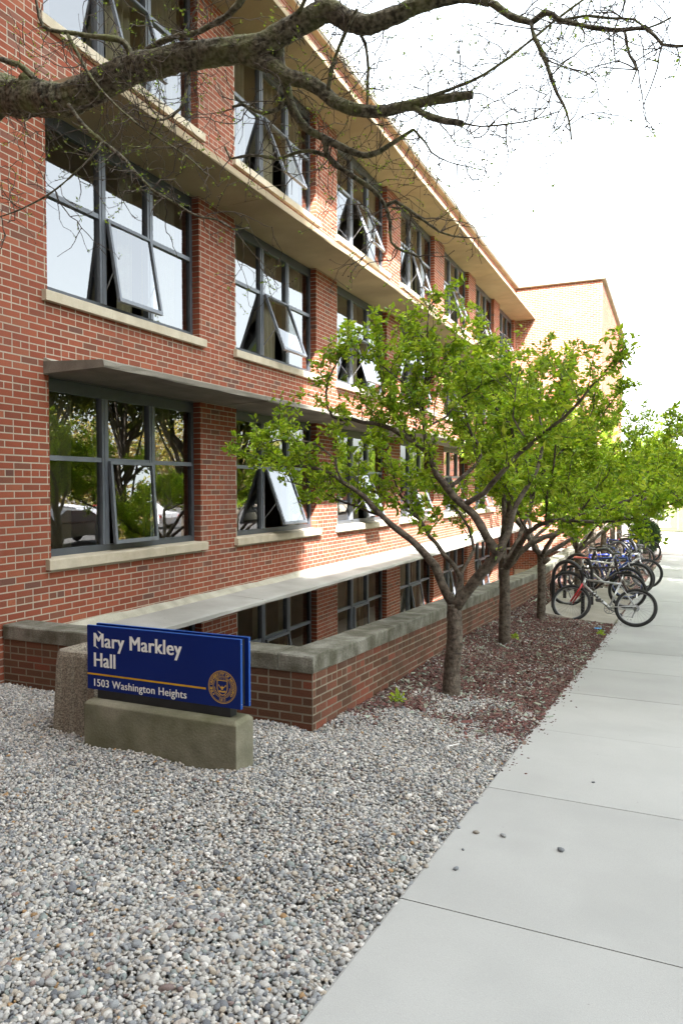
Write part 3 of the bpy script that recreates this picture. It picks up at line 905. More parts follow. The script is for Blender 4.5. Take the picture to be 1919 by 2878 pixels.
cc = pick(CH, n) * np.array([1.08, 1.45, 1.4]) + 0.018
V, Fc, C = scatter_mesh(bv, bf, np.stack([X, Y, zg(X, Y) + 0.002 + rng.uniform(-0.004, 0.009, n)], -1), S, 0.35, cc, 0.2)
o = np_mesh('mulch', V, Fc, M['chip'], None, C); tag(o, 'dark red wood-chip mulch under the row of small trees', 'mulch', None, 'stuff')
# bed surface below the chips
xs = np.linspace(XW - 0.02, -0.3, 14); ys = np.linspace(5.2, 27.2, 60)
g2 = grid_sheet('planting_bed', xs, ys, lambda x, y: np.where(x < edge_x(y) + 0.02, zg(np.minimum(x, edge_x(y)), y) - 0.006 - 0.02 * (1 - mulchness(x, y)), zp(y) - 0.06), M['mulch_soil'])
structure(g2)

# chips swept onto the sidewalk edge, dark specks
X = rng.uniform(0, 1, 260); Y = 4.6 + 9.5 * rng.random(260) ** 1.1
Xs = edge_x(Y) + np.abs(rng.normal(0, 0.07, 260))
s = rng.uniform(0.002, 0.006, 260)
S = np.stack([s * 1.5, s * 0.7, s * 0.35], -1)
V, Fc, C = scatter_mesh(bv, bf, np.stack([Xs, Y, zp(Y) + 0.003], -1), S, 0.1, pick(CH, 260) * 0.9, 0.15)
o = np_mesh('mulch_crumbs', V, Fc, M['chip'], None, C); tag(o, 'crumbs of red mulch spilled along the sidewalk edge', 'mulch', None, 'stuff')

# stray stones on the sidewalk
def gpt(u, v):
    """where a photo point meets the sidewalk"""
    lo, hi = 0.5, 40.0
    for _ in range(60):
        m_ = (lo + hi) / 2; p = at(u, v, m_)
        if p[2] > zp(m_): lo = m_
        else: hi = m_
    return at(u, v, lo)
bvi, bfi = ico(2)
STONES = [((1337, 2342), 0.017, 'stray stone on the sidewalk close to the gravel edge, above the long joint'), ((1413, 2351), 0.018, 'flat dark stray stone on the sidewalk, second out from the gravel'),
          ((1575, 2392), 0.020, 'dark angular stone lying farthest out on the pale sidewalk slab'), ((1300, 2389), 0.009, 'tiny dark stone near the middle of the small stray group'),
          ((1281, 2444), 0.015, 'brownish stray stone on the sidewalk, nearest the camera of the group'), ((1197, 2437), 0.016, 'stone resting on the very edge of the sidewalk slab'),
          ((1288, 2327), 0.014, 'orange-tinged stray stone just off the gravel edge'), ((1063, 2598), 0.010, 'small stone by the slab edge just below the nearest joint'),
          ((1666, 2200), 0.012, 'single dark pebble on the far slab beyond the second joint')]
for (uv, r, lab) in STONES:
    p = gpt(*uv); r *= 0.8
    v = bvi * (1 + rng.normal(0, 0.09, (len(bvi), 1))) * np.array([r * 1.25, r * 0.9, r * 0.6])
    o = np_mesh('stray_stone', v, bfi, M['pebble'], None, np.repeat(pick(PEB[2:5], 1) * 0.8, len(v), 0), sm=True)
    o.location = (p[0], p[1], float(zp(p[1])) + r * 0.45); o.rotation_euler = (0, 0, rng.uniform(0, 6))
    tag(o, lab, 'stone', 'stray stones on the sidewalk')

# ================================================================== sign
SY = 4.08 * K
def sx(x): return x * K
def sz(z): return 0.0864 + K * z
sign = thing('building_sign', 'low blue sign board with white lettering on a concrete plinth', 'sign', (sx(-3.2), SY, float(zg(-3, SY))))
def sp(o): o.parent = sign; o.matrix_parent_inverse = sign.matrix_world.inverted(); return o
sign_inv = Matrix.Translation(sign.location).inverted()
def spart(mb, name, mat, bevel=0, sm=False):
    o = mb.build(name, mat, sign, sm, bevel); o.matrix_parent_inverse = sign_inv; return o
x0, x1 = sx(-3.822), sx(-2.548)
yb0, yb1 = SY - 0.062, SY + 0.142
mb = MB(); c = 0.022; zt, zb = sz(0.086), -0.45
mb.v = []; ring = [(x0, yb0), (x1, yb0), (x1, yb1), (x0, yb1)]
mb.add([(x0, yb0, zb), (x1, yb0, zb), (x1, yb1, zb), (x0, yb1, zb), (x0, yb0, zt - c), (x1, yb0, zt - c), (x1, yb1, zt - c), (x0, yb1, zt - c),
        (x0 + c, yb0 + c, zt), (x1 - c, yb0 + c, zt), (x1 - c, yb1 - c, zt), (x0 + c, yb1 - c, zt)],
       [(0, 3, 2, 1), (0, 1, 5, 4), (1, 2, 6, 5), (2, 3, 7, 6), (3, 0, 4, 7), (4, 5, 9, 8), (5, 6, 10, 9), (6, 7, 11, 10), (7, 4, 8, 11), (8, 9, 10, 11)])
spart(mb, 'plinth', M['sign_base'], bevel=0.006)
px0, px1, pz0, pz1 = sx(-3.845), sx(-2.552), sz(0.151), sz(0.612)
for name, y, e in (('front_panel', SY, 0.0), ('back_panel', SY + 0.082, 0.008)):
    mb = MB(); mb.box(px0 + e, px1 + e, y, y + 0.022, pz0, pz1)
    o = spart(mb, name, M['blue'], bevel=0.0015)
    o.data.materials.append(M['blue_edge'])
    for p in o.data.polygons:
        if abs(p.normal.y) < 0.5: p.material_index = 1
mb = MB(); mb.box(px0 + 0.02, px1 - 0.02, SY + 0.0225, SY + 0.0815, pz0 + 0.015, pz1 - 0.012); mb.box(sx(-3.765), sx(-2.64), SY + 0.012, SY + 0.080, zt - 0.01, pz0 + 0.0145)
spart(mb, 'core', M['black'])
for (x, z) in ((px1 + 0.0005, pz0 + 0.03), (px1 + 0.0005, pz1 - 0.03)):
    for y in (SY + 0.011, SY + 0.093):
        mb = MB(); mb.disc((x + (0.008 if y > SY + 0.05 else 0), y, z), (1, 0, 0), 0.0035, 0.003, 10); spart(mb, 'screw', M['metal'])

def text_mesh(txt, size, xscale=1.0, bold=0.0, space=1.0):
    cu = bpy.data.curves.new('text', 'FONT'); cu.body = txt; cu.size = size; cu.offset = bold; cu.space_character = space
    cu.resolution_u = 4
    ob = bpy.data.objects.new('text', cu); COL.objects.link(ob)
    dg = bpy.context.evaluated_depsgraph_get()
    me = bpy.data.meshes.new_from_object(ob.evaluated_get(dg))
    bpy.data.objects.remove(ob); bpy.data.curves.remove(cu)
    v = np.empty(len(me.vertices) * 3, np.float32); me.vertices.foreach_get('co', v); v = v.reshape(-1, 3); v[:, 0] *= xscale
    me.vertices.foreach_set('co', v.ravel())
    return me, v
def sign_text(txt, xl, xr, zbase, cap, name, bold):
    """text fitted between xl and xr with the given capital height"""
    me, v = text_mesh('H', 1.0); caph = v[:, 1].max() - v[:, 1].min(); bpy.data.meshes.remove(me)
    size = cap / caph
    me, v = text_mesh(txt, size, 1.0, 0.0, 1.06)
    fs = [tuple(p.vertices) for p in me.polygons]; bpy.data.meshes.remove(me)
    w = v[:, 0].max() - v[:, 0].min(); off = v[:, 0].min()
    v[:, 0] = (v[:, 0] - off) * (xr - xl - 2 * bold) / w + bold
    mb = MB()
    for i, dx in enumerate((-1, -0.5, 0, 0.5, 1)):              # heavier stems
        mb.add(np.stack([xl + v[:, 0] + dx * bold, np.full(len(v), SY - 0.0016 - 0.0001 * i), zbase + v[:, 1]], -1), fs)
    return spart(mb, name, M['white_print'])
sign_text('Mary Markley', sx(-3.783), sx(-3.013), sz(0.462), 0.0985 * K, 'lettering', 0.0044)
sign_text('Hall', sx(-3.783), sx(-3.585), sz(0.318), 0.1005 * K, 'lettering', 0.0044)
sign_text('1503 Washington Heights', sx(-3.783), sx(-2.978), sz(0.176), 0.0525 * K, 'lettering', 0.0016)
mb = MB(); mb.box(px0 + 0.001, sx(-2.824), SY - 0.0016, SY - 0.0002, sz(0.2565), sz(0.2680)); spart(mb, 'gold_line', M['gold'])
# scuffed print at the first letter
mb = MB()
for (ax, az, bx, bz, w_) in ((-3.745, 0.578, -3.700, 0.552, 0.006), (-3.70, 0.552, -3.716, 0.520, 0.004), (-3.775, 0.470, -3.735, 0.449, 0.004)):
    a_ = np.array((sx(ax), sz(az))); b_ = np.array((sx(bx), sz(bz))); d_ = (b_ - a_) / np.linalg.norm(b_ - a_); n_ = np.array((-d_[1], d_[0])) * w_ * K
    q = [a_ , a_ * 0.5 + b_ * 0.5 + n_, b_, a_ * 0.5 + b_ * 0.5 - n_]
    mb.add([(p[0], SY - 0.0026, p[1]) for p in q], [(0, 3, 2, 1)])
spart(mb, 'scuff', M['white_print'])
# round seal
SCX, SCZ, SR = sx(-2.693), sz(0.286), 0.109 * K
mb = MB(); yy = SY - 0.0018
def ring2(mb, r0, r1, n=64, cx_=0, cz_=0):
    v = []; f = []
    for i in range(n):
        a = 2 * math.pi * i / n
        v += [(SCX + cx_ + r0 * math.cos(a), yy, SCZ + cz_ + r0 * math.sin(a)), (SCX + cx_ + r1 * math.cos(a), yy, SCZ + cz_ + r1 * math.sin(a))]
    for i in range(n):
        j = (i + 1) % n; f.append((2 * i, 2 * i + 1, 2 * j + 1, 2 * j))
    mb.add(v, f)
ring2(mb, SR * 0.965, SR); ring2(mb, SR * 0.905, SR * 0.925); ring2(mb, SR * 0.655, SR * 0.675); ring2(mb, SR * 0.60, SR * 0.615)
def poly(mb, pts, dy=0.0): mb.add([(SCX + p[0] * SR, yy - dy, SCZ + p[1] * SR) for p in pts], [tuple(range(len(pts)))])
def line(mb, a, b, w=0.025):
    a = np.array(a); b = np.array(b); d = (b - a) / (np.linalg.norm(b - a) + 1e-9); n_ = np.array((-d[1], d[0])) * w / 2
    poly(mb, [a + n_, b + n_, b - n_, a - n_])
sh = [(-0.36, 0.40), (0.36, 0.40), (0.36, -0.08), (0.30, -0.28), (0.17, -0.42), (0, -0.50), (-0.17, -0.42), (-0.30, -0.28), (-0.36, -0.08)]
for i in range(len(sh)): line(mb, sh[i], sh[(i + 1) % len(sh)], 0.045)
# lamp over a book, rays
poly(mb, [(-0.20, 0.02), (0.16, 0.02), (0.20, 0.06), (0.10, -0.05), (0.03, -0.10), (-0.07, -0.10), (-0.15, -0.05)])
poly(mb, [(-0.05, -0.10), (0.03, -0.10), (0.06, -0.17), (-0.08, -0.17)])
poly(mb, [(-0.03, 0.03), (0.02, 0.03), (0.0, 0.12)]); poly(mb, [(-0.30, 0.10), (-0.20, 0.02), (-0.15, 0.02), (-0.25, 0.15)])
poly(mb, [(0.20, 0.02), (0.28, 0.12), (0.25, 0.16), (0.15, 0.04)])
poly(mb, [(-0.24, -0.20), (-0.01, -0.24), (-0.01, -0.33), (-0.24, -0.30)]); poly(mb, [(0.24, -0.20), (0.01, -0.24), (0.01, -0.33), (0.24, -0.30)])
for k in range(9):
    a = math.pi * (0.12 + 0.76 * k / 8); line(mb, (0.30 * math.cos(a) * 1.2, 0.43 + 0.02 * math.sin(a)), (0.42 * math.cos(a) * 1.15, 0.45 + 0.11 * math.sin(a)), 0.02)
# scroll around the shield
for sgn in (-1, 1):
    for k in range(7):
        a = sgn * (0.25 + 0.19 * k); b_ = a + sgn * 0.12
        line(mb, (0.54 * math.sin(a), -0.54 * math.cos(a)), (0.54 * math.sin(b_), -0.54 * math.cos(b_)), 0.05)
# stars left and right of the date
for sgn in (-1, 1):
    cx_, cz_ = sgn * 0.62, -0.485
    pts = [((0.075 if i % 2 == 0 else 0.035) * math.cos(math.pi * i / 5 + 0.3) + cx_, (0.075 if i % 2 == 0 else 0.035) * math.sin(math.pi * i / 5 + 0.3) + cz_) for i in range(10)]
    for i in range(10): poly(mb, [(cx_, cz_), pts[i], pts[(i + 1) % 10]])
def ring_text(txt, r, size, a_mid, span, top=True):
    n = len(txt)
    for i, ch in enumerate(txt):
        if ch == ' ': continue
        a = a_mid + (span * (0.5 - i / (n - 1)) if top else -span * (0.5 - i / (n - 1)))
        me, v = text_mesh(ch, size, 0.9, 0.0006)
        cxm = (v[:, 0].max() + v[:, 0].min()) / 2
        fs = [tuple(p.vertices) for p in me.polygons]; bpy.data.meshes.remove(me)
        px = v[:, 0] - cxm; pz = v[:, 1]
        if top:
            R2 = r + pz; aa = a - px / r
        else:
            R2 = r - pz; aa = a + px / r
        mb.add([(SCX + R_ * math.cos(t), yy, SCZ + R_ * math.sin(t)) for R_, t in zip(R2, aa)], fs)
ring_text('THE UNIVERSITY OF MICHIGAN', SR * 0.715, SR * 0.235, math.pi / 2, 4.05)
ring_text('1817', SR * 0.865, SR * 0.235, -math.pi / 2, 0.50, top=False)
spart(mb, 'seal', M['seal_gold'])

# ================================================================== concrete litter bin
bin_ = thing('litter_bin', 'square exposed-aggregate concrete litter bin behind the blue sign', 'bin', (-3.87, 4.22, float(zg(-3.87, 4.22))))
def bin_ring(h, zz, inset=0.0, flutes=True, n=15):
    out = []
    ch = h * 0.26
    crn = [(-h + ch, -h), (h - ch, -h), (h, -h + ch), (h, h - ch), (h - ch, h), (-h + ch, h), (-h, h - ch), (-h, -h + ch)]
    for i in range(8):
        a = np.array(crn[i]); b = np.array(crn[(i + 1) % 8])
        m_ = n if i % 2 == 0 else 2
        for k in range(m_):
            t = k / m_; p = a + (b - a) * t
            nrm = np.array([(b - a)[1], -(b - a)[0]]); nrm = nrm / np.linalg.norm(nrm)
            if flutes and i % 2 == 0:
                d = -0.016 * max(0, math.cos(2 * math.pi * (t * 3 - 0.5))) ** 1.5 if 0.06 < t < 0.94 else 0
                p = p + nrm * d
            out.append((p[0], p[1], zz))
    return out
levels = [(0.262, -0.10, True), (0.258, 0.05, True), (0.236, 0.50, True), (0.228, 0.565, False), (0.215, 0.595, False), (0.165, 0.600, False), (0.150, 0.57, False), (0.145, 0.15, False)]
mb = MB(); rings = [bin_ring(h, z, flutes=f_) for h, z, f_ in levels]; nr = len(rings[0])
for r in rings: mb.v += [(p[0] + rng.normal(0, 0.0016), p[1] + rng.normal(0, 0.0016), p[2] + rng.normal(0, 0.001)) for p in r]
for i in range(len(rings) - 1):
    for k in range(nr):
        mb.f.append((i * nr + k, i * nr + (k + 1) % nr, (i + 1) * nr + (k + 1) % nr, (i + 1) * nr + k))
mb.build('body', M['aggregate'], bin_)
mb = MB(); mb.box(-0.14, 0.14, -0.14, 0.14, 0.14, 0.16); mb.build('liner', M['hole'], bin_)
# ================================================================== trees
LEAF_TONES = [((0.27, 0.40, 0.034), 5), ((0.21, 0.345, 0.030), 4), ((0.33, 0.45, 0.045), 4), ((0.15, 0.27, 0.028), 2.0), ((0.40, 0.48, 0.075), 1.8), ((0.11, 0.20, 0.035), 0.8)]
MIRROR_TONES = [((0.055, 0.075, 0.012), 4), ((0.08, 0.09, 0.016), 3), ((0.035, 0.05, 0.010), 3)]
def leaves_mesh(name, P, size, mat, parent, tones, up=0.5, aspect=0.52, per=6, spread=0.028, fold=0.25):
    """rosettes of folded leaves at the points P"""
    n = len(P) * per
    C0 = np.repeat(np.asarray(P), per, 0)
    d = rng.normal(0, 1, (n, 3)); d[:, 2] = d[:, 2] * 0.7 + up * rng.uniform(-0.4, 1.2, n); d /= np.linalg.norm(d, axis=1)[:, None]
    r = rng.normal(0, 1, (n, 3)); r[:, 2] *= 0.5
    w = np.cross(d, r); w /= np.linalg.norm(w, axis=1)[:, None] + 1e-9
    nn = np.cross(w, d)
    L = size * np.exp(rng.normal(0, 0.28, n))[:, None]
    b = C0 + d * spread * rng.uniform(0.1, 1.0, (n, 1)) + rng.normal(0, spread * 0.35, (n, 3))
    tip = b + d * L - nn * L * 0.18
    mid = b + d * L * 0.48
    s1 = mid + w * L * aspect * 0.5 + nn * L * fold * 0.4; s2 = mid - w * L * aspect * 0.5 + nn * L * fold * 0.4
    V = np.stack([b, s1, tip, s2], 1).reshape(-1, 3)
    i = np.arange(n)[:, None] * 4
    Fc = np.concatenate([i + np.array([[0, 1, 2]]), i + np.array([[0, 2, 3]])], 0)
    cl = np.repeat(rng.uniform(0.8, 1.2, (len(P), 1)), per, 0)
    C = np.repeat(pick(tones, n) * cl, 4, 0)
    return np_mesh(name, V, Fc, mat, parent, C)

def resample(pts, step):
    pts = [np.array(p, float) for p in pts]; out = [pts[0]]
    # Catmull-Rom through the traced points
    P = [pts[0]] + pts + [pts[-1]]
    for i in range(1, len(P) - 2):
        L = np.linalg.norm(P[i + 1] - P[i]); k = max(1, int(L / step))
        for j in range(1, k + 1):
            t = j / k; p0, p1, p2, p3 = P[i - 1], P[i], P[i + 1], P[i + 2]
            out.append(0.5 * ((2 * p1) + (-p0 + p2) * t + (2 * p0 - 5 * p1 + 4 * p2 - p3) * t * t + (-p0 + 3 * p1 - 3 * p2 + p3) * t ** 3))
    return out

def grow_foliage(limbs, seed, dens=1.0, start=0.35, sub_len=(0.16, 0.55), fol=1.0):
    """limbs: list of (pts, r0, r1, leafy). Returns twig polylines and rosette points"""
    rg = np.random.default_rng(seed)
    twigs = []; ros = []
    for (pts, r0, r1, st) in limbs:
        pts = np.array(pts); seg = np.linalg.norm(np.diff(pts, axis=0), axis=1); cum = np.concatenate([[0], np.cumsum(seg)]); L = cum[-1]
        s = L * st
        while s < L:
            i = min(np.searchsorted(cum, s) - 1, len(seg) - 1); i = max(i, 0)
            t = (s - cum[i]) / max(seg[i], 1e-6); p = pts[i] + (pts[i + 1] - pts[i]) * t
            d = (pts[i + 1] - pts[i]) / max(seg[i], 1e-6)
            q = rg.normal(0, 1, 3); q -= d * q.dot(d); q /= np.linalg.norm(q) + 1e-9
            dirn = d * rg.uniform(0.2, 0.9) + q * rg.uniform(0.5, 1.1) + np.array([0, 0, rg.uniform(-0.05, 0.7)]); dirn /= np.linalg.norm(dirn)
            ln = rg.uniform(*sub_len) * (1.15 - 0.5 * s / L)
            poly_ = [p]; m_ = 4
            for k in range(m_):
                dirn = dirn + rg.normal(0, 0.22, 3) + np.array([0, 0, 0.06]); dirn /= np.linalg.norm(dirn)
                poly_.append(poly_[-1] + dirn * ln / m_)
            twigs.append((poly_, 0.0065 * (0.5 + ln), 0.0022))
            for k in range(1, m_ + 1):
                for _ in range(rg.poisson(1.7 * dens * fol)):
                    f_ = rg.random(); ros.append(poly_[k - 1] + (poly_[k] - poly_[k - 1]) * f_ + rg.normal(0, 0.012, 3))
                if rg.random() < 0.75 * dens:
                    dd = dirn * 0.4 + rg.normal(0, 0.7, 3) + np.array([0, 0, 0.35]); dd /= np.linalg.norm(dd)
                    l2 = rg.uniform(0.06, 0.20); e = poly_[k] + dd * l2
                    twigs.append(([poly_[k], poly_[k] + dd * l2 * 0.5 + rg.normal(0, 0.008, 3), e], 0.003, 0.0015))
                    for _ in range(rg.poisson(2.3 * fol)):
                        f_ = rg.uniform(0.2, 1.05); ros.append(poly_[k] + dd * l2 * f_ + rg.normal(0, 0.012, 3))
            ros.append(poly_[-1])
            s += rg.uniform(0.055, 0.15) / dens
        ros += [pts[-1] + rg.normal(0, 0.02, 3) for _ in range(3)]
    return twigs, ros

def radii(n, r0, r1, p=0.8): return [r0 + (r1 - r0) * (i / max(1, n - 1)) ** p for i in range(n)]

def bark_tube(mb, pts, r0, r1, n=9, knob=0.06):
    rr = radii(len(pts), r0, r1)
    rr = [r * (1 + rng.normal(0, knob)) for r in rr]
    mb.tube(pts, rr, n)

def tree_from(name, label, group, base, trunk_pts, tr0, tr1, limbs, seed, dens=1.0, leaf=0.047, fol=1.0, tones=LEAF_TONES):
    root = thing(name, label, 'tree', base, group)
    inv = Matrix.Translation(base).inverted()
    mb = MB()
    tp = resample(trunk_pts, 0.035)
    rr = radii(len(tp), tr0, tr1, 1.0)
    for i in range(min(4, len(rr))): rr[i] *= 1.0 + 0.22 * (1 - i / 4.0)        # root flare
    rr = [r * (1 + rng.normal(0, 0.035)) for r in rr]
    mb.ridged(tp, rr, 22, 0.05)
    rl = []
    for (pts, r0, r1, st) in limbs:
        pr = resample(pts, 0.09)
        pr = [p + rng.normal(0, 0.006, 3) if 0 < i else p for i, p in enumerate(pr)]
        bark_tube(mb, pr, r0, r1); rl.append((pr, r0, r1, st))
    o = mb.build('trunk', M['bark'], root, sm=True); o.matrix_parent_inverse = inv
    tw, ros = grow_foliage(rl, seed, dens, fol=fol)
    mb = MB()
    for (p, a, b) in tw: mb.tube(p, radii(len(p), a, b), 4, cap=False)
    o = mb.build('twigs', M['twig'], root, sm=True); o['kind'] = 'stuff'; o.matrix_parent_inverse = inv
    o = leaves_mesh('crown', np.array(ros), leaf, M['leaf'], root, tones); o.matrix_parent_inverse = inv
    return root, len(ros)

CG = 'crabapple trees in a row along the wall'
def q4(a, b): return 600 + a / 1.1888, 700 + b / 1.1888
def trace(pts, y0, y1):
    n = len(pts); return [at(*q4(*p), y0 + (y1 - y0) * i / (n - 1)) for i, p in enumerate(pts)]
T1Y = 6.57
b1_ = at(1268, 1957, T1Y)
fork = trace([(800, 1185)], T1Y, T1Y + 1e-9) if False else [at(*q4(803, 1185), T1Y)]
t1_limbs = [
    (trace([(800, 1190), (762, 1120), (742, 1062), (690, 1005), (620, 945), (560, 890), (500, 830), (430, 778), (350, 738), (270, 722), (180, 705), (105, 688)], T1Y, 6.05), 0.047, 0.007, 0.42),
    (trace([(812, 1175), (826, 1100), (800, 1050), (740, 985), (690, 905), (640, 842), (603, 780), (590, 700), (575, 630)], T1Y, 7.1), 0.030, 0.006, 0.35),
    (trace([(806, 1195), (850, 1140), (900, 1078), (940, 1032), (952, 1008)], T1Y, 6.5), 0.058, 0.046, 2.0),
    (trace([(948, 1018), (912, 960), (870, 890), (830, 852), (780, 800), (745, 750), (715, 690), (665, 640), (600, 605), (540, 585), (460, 575), (395, 560), (378, 480), (400, 400), (440, 335)], 6.5, 6.15), 0.044, 0.005, 0.30),
    (trace([(715, 690), (705, 600), (698, 520), (708, 440), (716, 350), (716, 270), (722, 200), (745, 150)], 6.38, 6.5), 0.020, 0.004, 0.12),
    (trace([(835, 856), (900, 815), (960, 750), (1050, 655), (1130, 590), (1200, 530), (1260, 465), (1320, 385), (1375, 325)], 6.45, 5.85), 0.028, 0.006, 0.28),
    (trace([(952, 1010), (985, 950), (1000, 890), (1030, 820), (1062, 775), (1090, 700), (1100, 620), (1085, 540), (1090, 470)], 6.5, 7.2), 0.036, 0.006, 0.35),
    (trace([(815, 1170), (828, 1085), (868, 1005), (850, 930), (818, 880), (770, 820), (700, 790)], T1Y, 7.3), 0.022, 0.005, 0.40),
    (trace([(780, 800), (850, 745), (895, 690), (860, 620), (840, 540), (850, 450), (835, 370)], 6.45, 6.9), 0.022, 0.005, 0.20),
    (trace([(700, 560), (660, 480), (600, 420), (520, 370), (450, 350)], 6.4, 6.2), 0.012, 0.004, 0.1),
    (trace([(690, 905), (600, 840), (500, 800), (420, 800), (340, 790)], 6.8, 6.9), 0.014, 0.004, 0.2),
    (trace([(560, 890), (480, 860), (400, 830), (330, 800), (230, 770)], 6.35, 6.3), 0.014, 0.004, 0.25),
    (trace([(430, 778), (400, 700), (330, 650), (250, 640), (150, 650)], 6.2, 6.1), 0.012, 0.004, 0.15),
    (trace([(1050, 655), (1000, 560), (1010, 470), (960, 400)], 6.25, 6.5), 0.012, 0.004, 0.1),
    (trace([(1130, 590), (1180, 540), (1170, 450), (1150, 400)], 6.15, 6.4), 0.011, 0.004, 0.1),
    (trace([(712, 440), (760, 380), (800, 330), (835, 290)], 6.4, 6.5), 0.010, 0.004, 0.1),
    (trace([(705, 600), (780, 560), (830, 500), (910, 450), (990, 420)], 6.4, 6.6), 0.012, 0.004, 0.1),
    (trace([(660, 640), (580, 520), (560, 430), (550, 350)], 6.35, 6.4), 0.011, 0.004, 0.15),
    (trace([(665, 640), (620, 540), (600, 460), (640, 350), (660, 260)], 6.35, 6.6), 0.012, 0.004, 0.1),
]
tr, n_ = tree_from('crabapple_tree', 'leafy crabapple nearest the blue sign, with a long low limb reaching left', CG, (b1_[0], b1_[1], float(zg(b1_[0], b1_[1]))),
          [(b1_[0], b1_[1], float(zg(b1_[0], b1_[1])) - 0.08), at(*q4(797, 1400), T1Y), at(*q4(806, 1300), T1Y), at(*q4(803, 1185), T1Y)], 0.083, 0.066, t1_limbs, 21, 1.0, fol=0.9)
print('tree1 rosettes', n_)

def generic_limbs(seed, base, fork_h, reach=2.3, lean=(0, 0), nl=6):
    rg = np.random.default_rng(seed)
    b = np.array(base) + np.array([0, 0, fork_h]); limbs = []
    for k in range(nl):
        az = 2 * math.pi * (k + rg.uniform(-0.25, 0.25)) / nl
        el = rg.uniform(0.75, 1.15); L = reach * rg.uniform(0.8, 1.15)
        d = np.array([math.cos(az) * math.cos(el) + lean[0], math.sin(az) * math.cos(el) + lean[1], math.sin(el)])
        p = b + rg.normal(0, 0.01, 3); pts = [p]; m_ = 7
        for i in range(m_):
            out = np.array([math.cos(az) + lean[0] * 1.3, math.sin(az) + lean[1], 0.15])
            d = d * 0.86 + out * 0.16 + rg.normal(0, 0.13, 3); d /= np.linalg.norm(d)
            p = p + d * L / m_; pts.append(p)
        limbs.append((pts, rg.uniform(0.034, 0.050), 0.006, 0.38))
        for j in (2, 3, 4):
            q = pts[j]; dd = (pts[j + 1] - pts[j]); dd /= np.linalg.norm(dd)
            side = np.cross(dd, [0, 0, 1]) * rg.choice([-1, 1]) * rg.uniform(0.3, 0.9)
            e = dd * 0.5 + side + np.array([0, 0, rg.uniform(0.2, 0.9)]); e /= np.linalg.norm(e)
            sp2 = [q]; l2 = L * rg.uniform(0.32, 0.55)
            for i in range(5):
                e = e + rg.normal(0, 0.14, 3); e /= np.linalg.norm(e); sp2.append(sp2[-1] + e * l2 / 5)
            limbs.append((sp2, 0.018, 0.004, 0.15))
    return limbs
def generic_tree(label, xy, seed, fork_h, reach, lean, dens, leaf, fol=1.0, r=0.075):
    z = float(zg(*xy)); base = (xy[0], xy[1], z)
    lm = generic_limbs(seed, base, fork_h, reach, lean)
    t, n = tree_from('crabapple_tree', label, CG, base, [(xy[0], xy[1], z - 0.08), (xy[0] + 0.01, xy[1], z + fork_h * 0.5), (xy[0], xy[1], z + fork_h + 0.02)], r, r * 0.85, lm, seed, dens, leaf, fol)
    print(label, n); return t
T2 = generic_tree('second crabapple from the sign, its limbs arching right over the sidewalk', (-1.976, 9.52), 5, 0.98, 3.4, (0.36, 0.0), 1.0, 0.050, 1.1)
T3 = generic_tree('third crabapple from the sign, with a sawn-off stub at its fork', (-1.972, 12.43), 9, 1.05, 3.3, (0.22, -0.05), 0.9, 0.054, 1.1)
T4 = generic_tree('fourth crabapple, rising between the bicycle racks', (-1.75, 15.6), 15, 0.95, 2.9, (0.06, 0.0), 0.75, 0.06, 1.0)
mb = MB(); mb.tube([(0.02, -0.01, 0.93), (0.13, -0.03, 1.02)], [0.045, 0.04], 10); o = mb.build('branch_stub', M['bark'], T3, sm=True)
def copy_tree(src, loc, rz, sc, label):
    r = src.copy(); COL.objects.link(r); r.location = loc; r.rotation_euler = (0, 0, rz); r.scale = (sc, sc, sc); r['label'] = label
    for ch in src.children:
        c = ch.copy(); COL.objects.link(c); c.parent = r; c.matrix_parent_inverse = ch.matrix_parent_inverse.copy()
    return r
for (y, rz, sc, lab, src) in ((18.4, 2.1, 1.0, 'fifth crabapple from the sign, behind the parked bicycles', T2), (21.0, 4.0, 1.1, 'sixth crabapple from the sign, its trunk against the shaded end block', T4),
                              (23.4, 1.0, 1.12, 'seventh crabapple from the sign, next to last of the row', T3), (25.7, 5.2, 1.15, 'last crabapple of the row, beside the dark yew', T4)):
    x = -1.75 + 0.02 * (y - 18); copy_tree(src, (x, y, float(zg(x, y))), rz, sc, lab)

